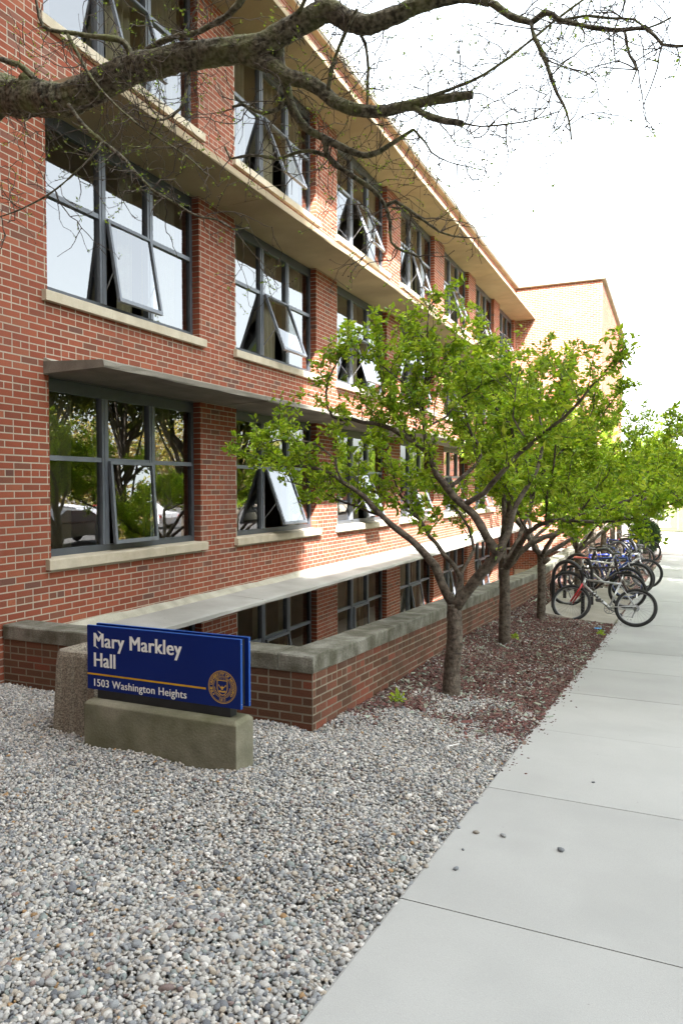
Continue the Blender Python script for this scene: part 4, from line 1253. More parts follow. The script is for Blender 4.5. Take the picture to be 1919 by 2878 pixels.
# ------------------------------------------------------------------ bare limb overhead
BT = thing('bare_shade_tree', 'big bare tree with mossy limbs and budding twigs hanging across the top', 'tree', (-6.6, 2.6, float(zg(-6.6, 2.6))))
bt_inv = Matrix.Translation(BT.location).inverted()
S15 = 1.22385
def tr15(pts, y0, y1, rpx):
    n = len(pts); P = []; Rr = []
    for i, p in enumerate(pts):
        y = y0 + (y1 - y0) * i / max(1, n - 1)
        q = at(p[0] * S15, p[1] * S15, y)
        dd = -q[0] * math.sin(YAW) + q[1] * math.cos(YAW)
        r = rpx[0] + (rpx[1] - rpx[0]) * i / max(1, n - 1) if len(rpx) == 2 else rpx[i]
        P.append(np.array(q)); Rr.append(r * S15 / F_PX * dd)
    return P, Rr
big = [
    ([(-260, 330), (-150, 250), (-40, 205), (30, 225), (95, 225), (150, 230), (210, 203), (300, 160), (380, 140), (460, 125), (540, 115), (600, 104), (650, 76), (710, 44), (755, 24), (795, 45), (840, 57), (900, 38), (960, 12), (1010, -2), (1070, -10), (1124, 4)], 3.9, 3.9,
     [56, 52, 47, 46, 45, 41, 39, 36, 34, 33, 32, 31, 29, 28, 27, 26, 25, 23, 21, 19, 17, 13]),
    ([(1124, 4), (1169, 35), (1219, 50), (1251, 27), (1284, 47), (1334, 57), (1409, 70), (1484, 65), (1519, 102), (1580, 106)], 3.9, 3.7, (9.5, 3.2)),
    ([(1219, 50), (1226, 85), (1249, 130), (1264, 175), (1279, 215), (1294, 240), (1306, 280), (1311, 320)], 3.85, 3.7, (6, 2)),
    ([(1284, 47), (1344, 37), (1399, 42), (1454, 45), (1484, 65), (1540, 40)], 3.85, 3.9, (3.5, 2)),
    ([(1434, 72), (1444, 125), (1461, 160), (1449, 192)], 3.8, 3.7, (3.5, 1.5)),
    ([(1345, -6), (1264, 55), (1184, 120), (1109, 172), (1034, 205), (984, 222)], 4.1, 3.95, (2.5, 4.0)),
    ([(560, 125), (590, 138), (625, 150), (660, 175), (700, 186), (735, 205), (770, 235), (820, 252), (870, 255), (920, 246), (980, 232), (1030, 225), (1084, 217)], 3.9, 4.0, [24, 22, 20, 19, 19, 18, 17, 16, 15, 14, 13, 12, 11]),
    ([(945, 243), (984, 268), (1024, 277), (1060, 284)], 3.98, 3.9, (9, 7)),
    ([(1055, 281), (1104, 290), (1164, 285), (1224, 275), (1284, 255)], 3.9, 3.75, (2.2, 1.3)),
    ([(640, 85), (642, 140), (657, 182), (662, 216), (670, 245), (688, 276), (711, 300), (740, 315), (771, 331), (803, 346), (836, 357), (868, 349), (898, 331), (949, 297)], 3.95, 4.15, [16, 13, 11, 11, 11, 10, 10, 9, 8, 7, 6.5, 6, 5, 3.5]),
    ([(949, 297), (975, 325), (990, 350), (1030, 372), (1085, 385)], 4.15, 4.1, (3, 1.2)),
    ([(742, 315), (747, 330), (750, 354), (771, 378), (803, 401), (843, 426), (866, 444), (885, 473), (895, 509), (898, 556), (926, 577), (960, 590), (978, 627)], 4.05, 4.3, (9, 2)),
    ([(887, 470), (908, 462), (932, 478), (973, 507), (1010, 533), (1041, 543), (1085, 546)], 4.2, 4.2, (5, 1.5)),
    ([(664, 222), (652, 237), (636, 253), (605, 261), (589, 256), (555, 240), (534, 247)], 4.0, 3.9, (6, 3)),
    ([(747, 357), (711, 346), (672, 354), (636, 365), (594, 357), (555, 359), (529, 365), (516, 336)], 4.1, 3.9, (5, 2)),
    ([(330, 122), (340, 112), (400, 85), (450, 75), (490, 55), (530, 30), (562, -10)], 3.9, 3.7, (6, 7)),
    ([(300, 135), (285, 95), (230, 85), (155, 75), (100, 60), (82, -8)], 3.85, 3.6, (7, 3)),
    ([(155, 75), (190, 145), (215, 185), (250, 225), (310, 280), (370, 320), (430, 360), (475, 400)], 3.7, 3.6, (4, 1.5)),
    ([(158, 240), (195, 290), (235, 325), (280, 360), (310, 395), (350, 435), (400, 465), (450, 495), (500, 505), (535, 525), (572, 524)], 3.75, 3.6, (5, 1.5)),
    ([(235, 325), (225, 345), (175, 395), (115, 445), (50, 480), (-5, 500)], 3.7, 3.55, (3, 1.5)),
    ([(-20, 130), (45, 150), (88, 190)], 3.7, 3.85, (6, 9)),
    ([(440, 140), (432, 190), (415, 250), (375, 275), (330, 265)], 3.9, 3.8, (4, 2)),
    ([(620, 95), (650, 60), (690, 20), (705, -10)], 3.9, 3.8, (5, 4)),
    ([(753, 205), (770, 130), (800, 60), (820, 20)], 3.92, 3.8, (5, 3)),
    ([(735, 30), (730, -10)], 3.9, 3.9, (10, 9)),
    ([(815, 60), (838, 100), (845, 160), (842, 240)], 3.95, 3.95, (4, 3)),
    ([(30, 225), (-60, 300)], 3.9, 3.9, (20, 22)),
    ([(75, 225), (70, 195), (62, 172)], 3.9, 3.87, (26, 20)),
]
mb = MB(); allp = []
for (pts, y0, y1, rp) in big:
    rp = tuple(q * 0.84 if q > 8 else q for q in rp)
    P, Rr = tr15(pts, y0, y1, rp)
    # resample with radius
    Q = resample([np.append(p, r) for p, r in zip(P, Rr)], 0.045)
    jit = [q[3] * 0.10 for q in Q]
    Q3 = [q[:3] + rng.normal(0, 1, 3) * j for q, j in zip(Q, jit)]
    if Rr[0] > 0.025:
        Q = resample([np.append(p, r) for p, r in zip(P, Rr)], 0.02); Q3 = [q[:3] + rng.normal(0, 1, 3) * q[3] * 0.03 for q in Q]
        mb.ridged(Q3, [q[3] for q in Q], 30, 0.075)
    else: mb.tube(Q3, [max(0.0012, q[3] * (1 + rng.normal(0, 0.10))) for q in Q], 7)
    allp.append((Q3, [q[3] for q in Q]))
# trunk, standing left of the picture
e0 = allp[0][0][0]
mb.tube(resample([(-6.6, 2.6, -0.3), (-6.55, 2.7, 1.5), (-6.4, 2.95, 2.7), (-6.0, 3.3, 3.4), tuple(e0)], 0.2), radii(len(resample([(-6.6, 2.6, -0.3), (-6.55, 2.7, 1.5), (-6.4, 2.95, 2.7), (-6.0, 3.3, 3.4), tuple(e0)], 0.2)), 0.30, 0.13), 16)
mb.tube(resample([(-6.5, 2.75, 2.2), (-6.9, 2.3, 4.0), (-7.1, 2.0, 6.5), (-6.8, 1.6, 9)], 0.3), radii(len(resample([(-6.5, 2.75, 2.2), (-6.9, 2.3, 4.0), (-7.1, 2.0, 6.5), (-6.8, 1.6, 9)], 0.3)), 0.2, 0.03), 12)
o = mb.build('trunk', M['bark_big'], BT, sm=True); o.matrix_parent_inverse = bt_inv
rg = np.random.default_rng(3)
mb = MB(); budp = []
def zig(p, d, L, r, depth):
    pts = [p]; m_ = max(3, int(L / 0.045))
    for i in range(m_):
        d = d + rg.normal(0, 0.30, 3) + np.array([0, 0, -0.01]); d /= np.linalg.norm(d)
        pts.append(pts[-1] + d * L / m_)
        if rg.random() < 0.5:
            budp.append((pts[-1] + rg.normal(0, 0.002, 3), i >= m_ - 2))
        if depth > 0 and rg.random() < 0.30:
            q = np.cross(d, rg.normal(0, 1, 3)); q /= np.linalg.norm(q); e = d * 0.6 + q * 0.8; e /= np.linalg.norm(e)
            zig(pts[-1], e, L * rg.uniform(0.25, 0.6), r * 0.7, depth - 1)
    mb.tube(pts, radii(len(pts), r, r * 0.5), 5, cap=False)
    budp.append((pts[-1], True))
for bi, (Q, Rr) in enumerate(allp):
    Q = np.array(Q); L = np.linalg.norm(np.diff(Q, axis=0), axis=1).sum()
    nt_ = int(L / (0.05 if Rr[0] < 0.03 else 0.085))
    for _ in range(nt_):
        i = rg.integers(1, len(Q) - 1) if len(Q) > 2 else 0
        if Q[i][0] < -5.2: continue
        d = Q[min(i + 1, len(Q) - 1)] - Q[i - 1]; d /= np.linalg.norm(d) + 1e-9
        q = np.cross(d, rg.normal(0, 1, 3)); q /= np.linalg.norm(q); e = d * rg.uniform(-0.1, 0.7) + q + np.array([0, 0, rg.uniform(-0.5, 0.35)]); e /= np.linalg.norm(e)
        zig(Q[i], e, rg.uniform(0.10, 0.55), rg.uniform(0.0022, 0.0042), 2)
o = mb.build('twigs', M['twig'], BT, sm=True); o['kind'] = 'stuff'; o.matrix_parent_inverse = bt_inv
bp = np.array([p for p, e in budp]); be = np.array([e for p, e in budp])
bv1, bf1 = ico(1)
sel = rg.random(len(bp)) < 0.7
S = np.full((sel.sum(), 3), 0.0032) * rg.uniform(0.7, 1.4, (sel.sum(), 1))
V, Fc, C = scatter_mesh(bv1, bf1, bp[sel], S, 0.5, np.tile([[0.07, 0.05, 0.04]], (sel.sum(), 1)), 0.1)
o = np_mesh('buds', V, Fc, M['chip'], BT, C, sm=True); o.matrix_parent_inverse = bt_inv
green = bp[be & (rg.random(len(bp)) < 0.3)]
o = leaves_mesh('young_leaves', green, 0.013, M['leaf'], BT, [((0.20, 0.30, 0.05), 2), ((0.15, 0.24, 0.04), 2), ((0.28, 0.36, 0.10), 1)], per=4, spread=0.008); o.matrix_parent_inverse = bt_inv
print('overhead twigs', len(bp))

# ------------------------------------------------------------------ yew at the corner of the end block
yc = at(1812, 1500, 27.6)
yew = thing('yew_shrub', 'dense dark green yew clipped into an oval at the end block corner', 'shrub', (yc[0], yc[1], float(zp(27))))
P = []
while len(P) < 2600:
    d = rng.normal(0, 1, 3); d /= np.linalg.norm(d)
    r = 1.0 - abs(rng.normal(0, 0.14)); wob = 1 + 0.10 * math.sin(5 * d[0] + 3 * d[2]) * math.cos(4 * d[1])
    P.append(d * r * wob * np.array([0.46, 0.5, 0.58]) + np.array([0, 0, 0.60]))
o = leaves_mesh('foliage', np.array(P), 0.06, M['leaf_dark'], yew, [((0.030, 0.060, 0.020), 3), ((0.045, 0.085, 0.022), 3), ((0.018, 0.040, 0.016), 3), ((0.08, 0.13, 0.03), 0.8)], up=0.6, aspect=0.25, per=9, spread=0.06)
mb = MB(); mb.tube([(0, 0, -0.1), (0.02, 0, 0.5)], [0.05, 0.03], 8); mb.build('stem', M['bark'], yew)

# ================================================================== bicycle racks and bicycles
def rack(xa, ya, xb, yb, h, label):
    za, zb_ = float(zg(xa, ya)), float(zg(xb, yb))
    pts = [(xa, ya, za - 0.02)]
    w = math.hypot(xb - xa, yb - ya); r = w / 2
    zt_ = max(za, zb_) + h - r
    for k in range(13):
        t = math.pi * k / 12; s_ = 0.5 - 0.5 * math.cos(t)
        pts.append((xa + (xb - xa) * s_, ya + (yb - ya) * s_, zt_ + r * math.sin(t)))
    pts.append((xb, yb, zb_ - 0.02))
    mb = MB(); mb.tube(pts, 0.034, 12)
    tag(mb.build('bike_rack', M['black'], sm=True), label, 'bike rack', 'black hoop bicycle racks')
rack(-1.96, 13.72, -1.42, 13.46, 0.90, 'black steel hoop rack nearest the camera, holding the silver bicycle')
rack(-1.93, 15.05, -1.40, 14.80, 0.92, 'second black hoop rack, just behind the nearest one')
rack(-1.60, 17.0, -1.10, 16.75, 0.92, 'third black hoop rack, among the blue bicycles')
rack(-1.45, 19.2, -0.95, 18.95, 0.92, 'fourth black hoop rack from the camera')
rack(-1.35, 20.6, -0.85, 20.35, 0.92, 'farthest black hoop rack')

def wheel(parent, cx_, tyre_mat, rim_mat, wr, disc_r, ns=28):
    mb = MB(); c = Vector((cx_, 0, wr))
    mb.tube([c + Vector((0, -0.05, 0)), c + Vector((0, 0.05, 0))], 0.018, 10)
    for k in range(ns):
        a = 2 * math.pi * k / ns; s_ = 1 if k % 2 else -1
        b = a + (0.35 if (k // 2) % 2 else -0.35)
        mb.tube([c + Vector((math.cos(b) * 0.02, s_ * 0.028, math.sin(b) * 0.02)), c + Vector((math.cos(a) * (wr - 0.055), 0, math.sin(a) * (wr - 0.055)))], 0.0013, 3, cap=False)
    if disc_r:
        mb.disc(c + Vector((0, -0.035, 0)), (0, 1, 0), disc_r, 0.018, 20)
    w = mb.build('wheel', M['steel'], parent, sm=False)
    mb = MB(); mb.torus(c, (0, 1, 0), wr - 0.029, 0.029, 40, 8)
    mb.build('tyre', tyre_mat, w, sm=True)
    mb = MB(); mb.torus(c, (0, 1, 0), wr - 0.056, 0.010, 40, 6, flat=1.3); mb.build('rim', rim_mat, w, sm=True)
    return w
def paint(name, c, metal=0.0): return pm(name, c, tuple(x * 0.85 for x in c), 6, 0.3, metal=metal, spec=0.5)
def bicycle(label, contact, heading, lean, frame_c, fork_c, tyre='tyre', rim='steel', wr=0.335, metal=0.0, bag=None, saddle='saddle', rear_contact=True, turn=0.0, logo=False):
    x, y = contact; z = float(zp(y)) if x > edge_x(y) else float(zg(x, y)) + (0.02 if PADY0 < y < PADY1 else 0)
    WB = 1.04
    root = thing('bicycle', label, 'bicycle', (x, y, z), 'bicycles locked at the racks')
    mw = Matrix.Translation((x, y, z)) @ Matrix.Rotation(heading, 4, 'Z') @ Matrix.Rotation(lean, 4, 'X')
    if not rear_contact: mw = mw @ Matrix.Translation((-WB, 0, 0))
    root.matrix_world = mw
    root.location = mw.to_translation(); root.rotation_euler = mw.to_euler()
    fm = paint('bike_paint', frame_c, metal); fk = paint('fork_paint', fork_c)
    wheel(root, 0.0, M[tyre], M[rim], wr, 0.055)
    BB = (0.42, 0, 0.30); ST = (0.275, 0, 0.76); HT = (0.845, 0, 0.80); HB = (0.885, 0, 0.67)
    mb = MB()
    mb.tube([BB, ST], 0.0165, 10); mb.tube([(0.283, 0, 0.735), (0.853, 0, 0.775)], 0.018, 10); mb.tube([BB, (0.878, 0, 0.69)], 0.023, 10); mb.tube([HT, HB], 0.022, 10)
    for s_ in (-1, 1):
        mb.tube([(0.40, s_ * 0.03, 0.30), (0.18, s_ * 0.055, 0.315), (0.0, s_ * 0.062, wr)], 0.010, 7)
        mb.tube([(0.285, s_ * 0.02, 0.72), (0.14, s_ * 0.05, 0.53), (0.0, s_ * 0.062, wr)], 0.008, 7)
    mb.tube([(0.42, -0.04, 0.30), (0.42, 0.04, 0.30)], 0.022, 12)
    mb.build('frame', fm, root, sm=True)
    mb = MB()
    for s_ in (-1, 1):
        mb.tube([(0.885, s_ * 0.055, 0.655), (0.915, s_ * 0.058, 0.58), (WB, s_ * 0.058, wr)], 0.0155, 8)
    mb.tube([(0.885, -0.06, 0.662), (0.885, 0.06, 0.662)], 0.018, 8)
    mb.build('fork', fk, root, sm=True)
    wheel(root, WB, M[tyre], M[rim], wr, 0)
    mb = MB(); mb.tube([(0.845, 0, 0.80), (0.835, 0, 0.85)], 0.014, 8); mb.tube([(0.838, 0, 0.845), (0.90, 0, 0.885)], 0.015, 8)
    mb.tube([(0.85, -0.30, 0.90), (0.89, -0.14, 0.893), (0.90, 0, 0.887), (0.89, 0.14, 0.893), (0.85, 0.30, 0.90)], 0.0115, 8)
    hb = mb.build('handlebar', M['black'], root, sm=True)
    for s_ in (-1, 1):
        mb = MB(); mb.tube([(0.872, s_ * 0.20, 0.897), (0.848, s_ * 0.305, 0.901)], 0.017, 8); mb.build('grip', M['saddle'], hb, sm=True)
        mb = MB(); mb.tube([(0.89, s_ * 0.17, 0.888), (0.94, s_ * 0.22, 0.865)], 0.006, 6); mb.build('brake_lever', M['steel'], hb)
    mb = MB(); mb.tube([(0.278, 0, 0.75), (0.243, 0, 0.905)], 0.0135, 8); mb.build('seat_post', M['metal'], root, sm=True)
    # saddle: tapered pad with a nose
    secs = [(0.105, 0.075, 0.935, 0.030), (0.15, 0.080, 0.940, 0.034), (0.20, 0.065, 0.937, 0.032), (0.26, 0.035, 0.932, 0.028), (0.33, 0.022, 0.930, 0.024), (0.37, 0.014, 0.922, 0.016)]
    mb = MB(); nn = 10
    for (sx_, w_, zc, h_) in secs:
        for k in range(nn):
            a = 2 * math.pi * k / nn; mb.v.append((sx_, w_ * math.cos(a), zc + h_ * 0.5 * math.sin(a)))
    for i in range(len(secs) - 1):
        for k in range(nn): mb.f.append((i * nn + k, i * nn + (k + 1) % nn, (i + 1) * nn + (k + 1) % nn, (i + 1) * nn + k))
    mb.f += [tuple(range(nn)), tuple((len(secs) - 1) * nn + k for k in reversed(range(nn)))]
    mb.build('saddle', M[saddle], root, sm=True)
    mb = MB(); mb.torus((0.42, -0.055, 0.30), (0, 1, 0), 0.085, 0.006, 24, 6, flat=0.6)
    for k in range(4):
        a = math.pi * k / 4; mb.tube([(0.42 + 0.08 * math.cos(a), -0.055, 0.30 + 0.08 * math.sin(a)), (0.42 - 0.08 * math.cos(a), -0.055, 0.30 - 0.08 * math.sin(a))], 0.005, 5)
    mb.tube([(0.42, -0.075, 0.30), (0.27, -0.085, 0.235)], 0.009, 6); mb.tube([(0.42, 0.075, 0.30), (0.57, 0.085, 0.365)], 0.009, 6)
    cr = mb.build('crank', M['steel'], root)
    for (px_, py_, pz_) in ((0.27, -0.135, 0.235), (0.57, 0.135, 0.365)):
        mb = MB(); mb.box(px_ - 0.045, px_ + 0.045, py_ - 0.045, py_ + 0.045, pz_ - 0.012, pz_ + 0.012); mb.build('pedal', M['black'], cr)
    mb = MB(); mb.tube([(0.42, -0.055, 0.387), (0.0, -0.045, wr + 0.045)], 0.004, 4); mb.tube([(0.42, -0.055, 0.213), (0.03, -0.045, wr - 0.16)], 0.004, 4); mb.tube([(0.0, -0.05, wr), (0.03, -0.05, wr - 0.09), (0.05, -0.05, wr - 0.16)], 0.012, 6)
    mb.build('chain', M['steel'], root)
    # reflectors
    mb = MB(); mb.tube([(0, 0, wr), (0, 0, wr)], 0.001, 3) if False else mb.box(-0.012, 0.012, -0.008, 0.008, wr + 0.17, wr + 0.24)
    mb.build('reflector', M['white_print'], root)
    if bag:
        mb = MB(); 
        c = Vector((0.19, 0, 0.80))
        v = bvi * (1 + rng.normal(0, 0.06, (len(bvi), 1))) * np.array([0.075, 0.04, 0.05]) + np.array(c)
        np_mesh('saddle_bag', v, bfi, paint('bag', bag), root, sm=True)
    if logo:
        mb = MB()
        for k in range(5):
            t = 0.25 + 0.09 * k; p = np.array(BB) * (1 - t) + np.array((0.878, 0, 0.69)) * t; e = (np.array((0.878, 0, 0.69)) - np.array(BB)); e /= np.linalg.norm(e)
            mb.tube([p - e * 0.015, p + e * 0.012], 0.0238, 10)
        mb.build('lettering', M['black'], root)
    return root
def z4px(a, b): return 1500 + a / 3.742, 1450 + b / 3.742
def con(a, b):
    p = gpt(*z4px(a, b)); return (p[0], p[1])
PI = math.pi
bicycle('silver mountain bicycle with red fork leaning on the nearest rack', con(1050, 1168), PI - 0.10, 0.50, (0.42, 0.43, 0.44), (0.42, 0.02, 0.025), logo=True, metal=0.5)
M['red_saddle'] = paint('red_saddle', (0.5, 0.04, 0.02))
M['blue_rim'] = paint('blue_rim', (0.05, 0.09, 0.30))
bicycle('red bicycle with a red saddle behind the silver one', (-1.78, 14.35), 0.06, 0.12, (0.025, 0.012, 0.014), (0.05, 0.02, 0.02), saddle='red_saddle')
bicycle('white-framed bicycle with blue rims, third from the camera', con(975, 892), PI - 0.05, -0.10, (0.62, 0.60, 0.55), (0.55, 0.55, 0.53), rim='blue_rim')
bicycle('bright blue bicycle with a tan-walled front wheel at the sidewalk', con(950, 768), 0.04, 0.10, (0.012, 0.03, 0.33), (0.012, 0.03, 0.33), tyre='tyre', rim='tan', rear_contact=False)
bicycle('dark navy bicycle with tan rims, wheel overhanging the sidewalk', con(1095, 822), 0.06, -0.12, (0.012, 0.018, 0.06), (0.3, 0.3, 0.3), rim='tan', rear_contact=False)
bicycle('dark bicycle with a yellow saddle bag', con(1130, 583), PI + 0.04, 0.06, (0.02, 0.025, 0.05), (0.02, 0.02, 0.03), bag=(0.65, 0.42, 0.01), rim='metal')
bicycle('royal blue bicycle tucked between the yellow-bag and far bicycles', con(1100, 545), PI - 0.1, -0.1, (0.015, 0.05, 0.32), (0.3, 0.3, 0.31), rim='metal')
bicycle('black bicycle with a red fork, farthest from the camera', con(1210, 490), PI - 0.06, 0.10, (0.03, 0.03, 0.035), (0.35, 0.03, 0.03), rim='steel')
bicycle('silver bicycle half hidden among the middle racks', (-1.55, 17.5), 0.1, 0.15, (0.5, 0.5, 0.5), (0.4, 0.4, 0.42))
bicycle('second blue bicycle, standing closest to the wall', (-1.72, 16.3), 0.0, -0.12, (0.02, 0.05, 0.22), (0.3, 0.3, 0.3))

# ================================================================== small litter
p = gpt(1692, 1774)
mb = MB(); v = []
for i in range(6):
    for j in range(4): v.append((i * 0.022, j * 0.03, 0.012 + 0.018 * abs(math.sin(i * 1.7 + j * 2.3))))
mb.add(v, [(i * 4 + j, (i + 1) * 4 + j, (i + 1) * 4 + j + 1, i * 4 + j + 1) for i in range(5) for j in range(3)])
o = mb.build('crumpled_wrapper', paint('blue_wrapper', (0.03, 0.25, 0.55))); o.location = (p[0] - 0.12, p[1], float(zg(p[0] - 0.1, p[1]))); tag(o, 'crumpled blue wrapper at the mulch edge before the racks', 'litter')
p = gpt(1273, 2109)
mb = MB(); mb.tube([(-0.035, -0.02, 0), (0.035, 0.03, 0.012)], 0.004, 8); o = mb.build('paper_straw', M['white_print']); o.location = (p[0], p[1], float(zg(p[0], p[1])) + 0.03); tag(o, 'small white stick lying on the gravel near the mulch', 'litter')
for (u, v_, lab) in ((1120, 1975, 'tiny green weed sprouting from the gravel by the wall'), (1447, 1812, 'small green weed at the foot of the second crabapple'), (1690, 1786, 'weed tuft beside the blue wrapper')):
    p = gpt(u, v_)
    w = thing('weed', lab, 'weed', (p[0], p[1], float(zg(p[0], p[1]))), 'small weeds in the bed')
    leaves_mesh('leaves', rng.normal(0, 0.018, (12, 3)) * np.array([1, 1, 0.4]) + np.array([0, 0, 0.035]), 0.035, M['leaf'], w, LEAF_TONES[:3], up=1.2, per=4)

# ================================================================== beyond the sidewalk, in full sun
def far(u, y): return at(u, 1480, y)[0]
ub = thing('utility_cabinet', 'grey box cabinet standing in the bright light beyond the sidewalk', 'cabinet', (far(1860, 46), 46, float(zp(46))))
mb = MB(); mb.box(-0.40, 0.40, -0.3, 0.3, 0.08, 0.68); mb.build('body', M['steel'], ub, bevel=0.01)
mb = MB(); mb.box(-0.43, 0.43, -0.33, 0.33, 0.682, 0.72); mb.build('lid', M['steel'], ub)
mb = MB(); mb.box(-0.45, 0.45, -0.35, 0.35, -0.1, 0.078); mb.build('base', M['pad'], ub)
lp_ = thing('lamp_post', 'thin pale lamp post with a blue banner at the far right', 'lamp post', (far(1903, 44), 44, float(zp(44))))
mb = MB(); mb.tube([(0, 0, -0.1), (0, 0, 4.6)], [0.055, 0.035], 10); mb.build('pole', M['metal'], lp_)
mb = MB(); mb.tube([(0, 0, 4.6), (0, 0, 4.65), (0, 0, 4.95), (0, 0, 5.0)], [0.04, 0.16, 0.2, 0.05], 12); mb.build('lantern', M['white_print'], lp_)
mb = MB(); mb.box(0.04, 0.42, -0.006, 0.006, 2.9, 3.7); mb.build('banner', paint('banner', (0.02, 0.07, 0.35)), lp_)
fb = thing('far_building', 'pale sunlit brick house front across the far street', 'building', (-6, 92, float(zp(90))))
mb = MB(); mb.box(-12, 14, 0, 9, -1, 5.6); mb.build('wall', pm('pale_brick', (0.42, 0.27, 0.20), (0.36, 0.23, 0.17), 2), fb)
mb = MB(); mb.prism([(-0.6, 5.6), (4.5, 7.4), (9.6, 5.6)], 'x', -12.4, 14.4); mb.build('roof', M['roof'], fb)
for r in range(2):
    for c in range(6):
        mb = MB(); mb.box(-10.5 + c * 4.1, -9.0 + c * 4.1, -0.05, -0.01, 0.9 + r * 2.8, 2.5 + r * 2.8); w_ = mb.build('window', M['frame'], fb)
        mb = MB(); mb.box(-10.4 + c * 4.1, -9.1 + c * 4.1, -0.06, -0.055, 1.0 + r * 2.8, 2.4 + r * 2.8); mb.build('pane', M['glass'], w_)

def simple_tree(name, label, group, loc, h, cr, n, leaf, tones, seed, trunk_r=0.16, mat=None, cz=0.62, lobes=26, vr=None):
    rg = np.random.default_rng(seed)
    t = thing(name, label, 'tree', loc, group)
    mb = MB(); ctr = []
    mb.tube(resample([(0, 0, -0.2), (0.05, 0.02, h * 0.25), (0.0, 0.05, h * 0.55), (0.05, 0, h * 0.85)], 0.3), radii(len(resample([(0, 0, -0.2), (0.05, 0.02, h * 0.25), (0.0, 0.05, h * 0.55), (0.05, 0, h * 0.85)], 0.3)), trunk_r, 0.03), 9)
    for k in range(lobes):
        d = rg.normal(0, 1, 3); d /= np.linalg.norm(d); c = d * np.array([cr, cr, vr or h * 0.33]) * rg.uniform(0.35, 0.95) + np.array([0, 0, h * cz]); ctr.append(c)
        st_ = np.array([0.02, 0.02, h * rg.uniform(0.25, 0.6)])
        mb.tube([st_, (st_ + c) / 2 + np.array([0, 0, -0.15]), c], [0.05, 0.035, 0.012], 6, cap=False)
    mb.build('trunk', M['bark'], t, sm=True)
    P = np.concatenate([c + rg.normal(0, 1, (n // lobes, 3)) * cr * 0.17 for c in ctr])
    leaves_mesh('crown', P, leaf, mat or M['leaf'], t, tones, per=5, spread=leaf)
    return t
# trees on the far side of the sidewalk (seen mirrored in the ground-floor panes; they shade the walk)
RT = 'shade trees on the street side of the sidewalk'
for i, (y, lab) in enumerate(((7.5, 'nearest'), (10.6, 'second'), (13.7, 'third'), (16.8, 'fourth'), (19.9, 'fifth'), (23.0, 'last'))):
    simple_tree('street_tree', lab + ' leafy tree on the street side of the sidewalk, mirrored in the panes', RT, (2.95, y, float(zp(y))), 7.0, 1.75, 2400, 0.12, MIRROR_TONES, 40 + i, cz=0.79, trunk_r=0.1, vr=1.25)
# wood beyond the car park, early spring
P = np.stack([rng.uniform(46, 60, 9000), rng.uniform(-10, 110, 9000), rng.beta(1.4, 1.6, 9000) * 15 - 1], -1)
P[:, 2] *= 0.75 + 0.25 * np.sin(P[:, 1] * 0.35) * np.sin(P[:, 1] * 0.13 + 1)
o = leaves_mesh('woods', P, 0.7, M['leaf'], None, [((0.24, 0.19, 0.09), 4), ((0.26, 0.25, 0.08), 3), ((0.16, 0.12, 0.07), 2), ((0.13, 0.16, 0.04), 1.5)], per=3, spread=0.6); tag(o, 'early spring wood beyond the car park, mirrored in the windows', 'woods', None, 'stuff')
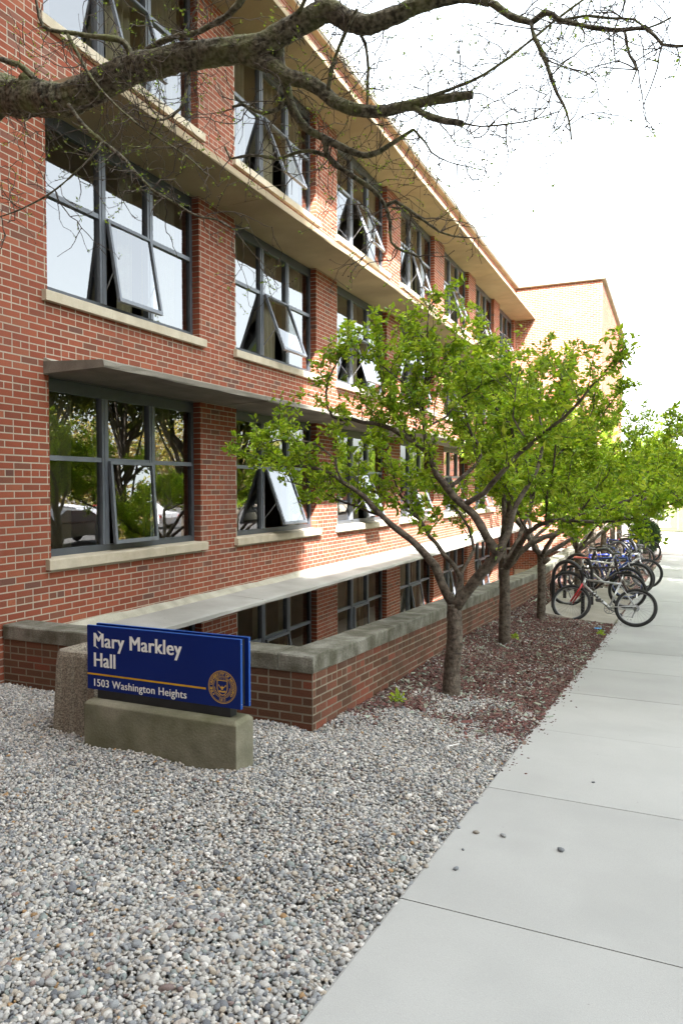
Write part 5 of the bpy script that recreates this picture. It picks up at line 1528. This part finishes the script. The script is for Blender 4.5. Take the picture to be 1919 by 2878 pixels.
# parked cars, seen mirrored in the ground-floor panes
def car(label, x, y, rz, c):
    r = thing('parked_car', label, 'car', (x, y, float(zp(y)) - 0.06), 'cars in the car park'); r.rotation_euler = (0, 0, rz)
    pt = paint('car_paint', c)
    prof = [(-2.15, 0.35), (-2.2, 0.70), (-2.05, 0.92), (-1.45, 0.98), (-0.75, 1.42), (0.55, 1.45), (1.25, 0.98), (2.0, 0.85), (2.2, 0.65), (2.2, 0.35)]
    mb = MB(); n = len(prof)
    for yy_, s_ in ((-0.84, 0.0), (-0.80, 1.0), (0.80, 1.0), (0.84, 0.0)):
        for (a, b) in prof:
            k = 1.0 if s_ == 0 else 1.0
            mb.v.append((a, yy_ * (0.86 if b > 1.1 else 1.0), b if s_ else min(b, 0.95)))
    for i in range(3):
        for j in range(n): mb.f.append((i * n + j, i * n + (j + 1) % n, (i + 1) * n + (j + 1) % n, (i + 1) * n + j))
    mb.f += [tuple(range(n)), tuple(3 * n + j for j in reversed(range(n)))]
    mb.build('body', pt, r)
    for s_ in (-1, 1):
        mb = MB(); mb.add([(-1.25, s_ * 0.795, 1.0), (1.1, s_ * 0.795, 1.0), (0.5, s_ * 0.705, 1.38), (-0.72, s_ * 0.705, 1.36)], [(0, 1, 2, 3)]); mb.build('side_window', M['black'], r)
        for a in (-1.35, 1.35):
            mb = MB(); mb.torus((a, s_ * 0.80, 0.33), (0, 1, 0), 0.24, 0.09, 20, 8); w_ = mb.build('wheel', M['tyre'], r, sm=True)
            mb = MB(); mb.disc((a, s_ * 0.86, 0.33), (0, 1, 0), 0.19, 0.03, 16); mb.build('rim', M['metal'], w_)
        mb = MB(); mb.box(-2.23, -2.17, s_ * 0.72 - 0.1, s_ * 0.72 + 0.1, 0.68, 0.82); mb.build('tail_light', paint('tail_light', (0.4, 0.01, 0.01)), r)
        mb = MB(); mb.box(2.17, 2.225, s_ * 0.62 - 0.14, s_ * 0.62 + 0.14, 0.6, 0.74); mb.build('headlight', M['white_print'], r)
    mb = MB(); mb.add([(1.22, -0.7, 1.0), (1.22, 0.7, 1.0), (0.60, 0.64, 1.40), (0.60, -0.64, 1.40)], [(0, 1, 2, 3)]); mb.build('windscreen', M['black'], r)
for (lab, x, y, rz, c) in (('grey car parked in the first bay of the car park', 9.6, 16.5, PI / 2, (0.28, 0.28, 0.28)), ('dark car parked behind the grey one', 10.2, 22.0, PI / 2, (0.02, 0.02, 0.025)), ('silver car parked across the car park', 14.5, 27.0, 0.2, (0.45, 0.46, 0.48)),
                          ('red car parked beside the silver one', 15.5, 30.5, 0.2, (0.45, 0.02, 0.02)), ('white car parked at the far end of the car park', 17.0, 35.0, 0.1, (0.65, 0.65, 0.65))):
    car(lab, x, y, rz, c)
# the tall wing added unseen behind the camera to shade the near end
blocker = thing('shade_blocker', 'tall pale wing added behind the viewpoint, unseen, to shade the near end', 'building', (-6, -8, 0))
mb = MB(); mb.box(-18, 11.9, -14, 0, -1, 31); mb.prism([(11.9, -1), (46, -1), (46, 28.6), (15.5, 28.6), (11.9, 21.9)], 'y', -14, -0.003); mb.build('wall', pm('blocker_brick', (0.36, 0.29, 0.24), (0.31, 0.25, 0.21), 4), blocker)
for r in range(7):
    for c in range(7):
        mb = MB(); mb.box(-15 + c * 3.6, -13 + c * 3.6, 0.01, 0.04, 1.0 + r * 2.9, 2.8 + r * 2.9); mb.build('window', M['frame'], blocker)
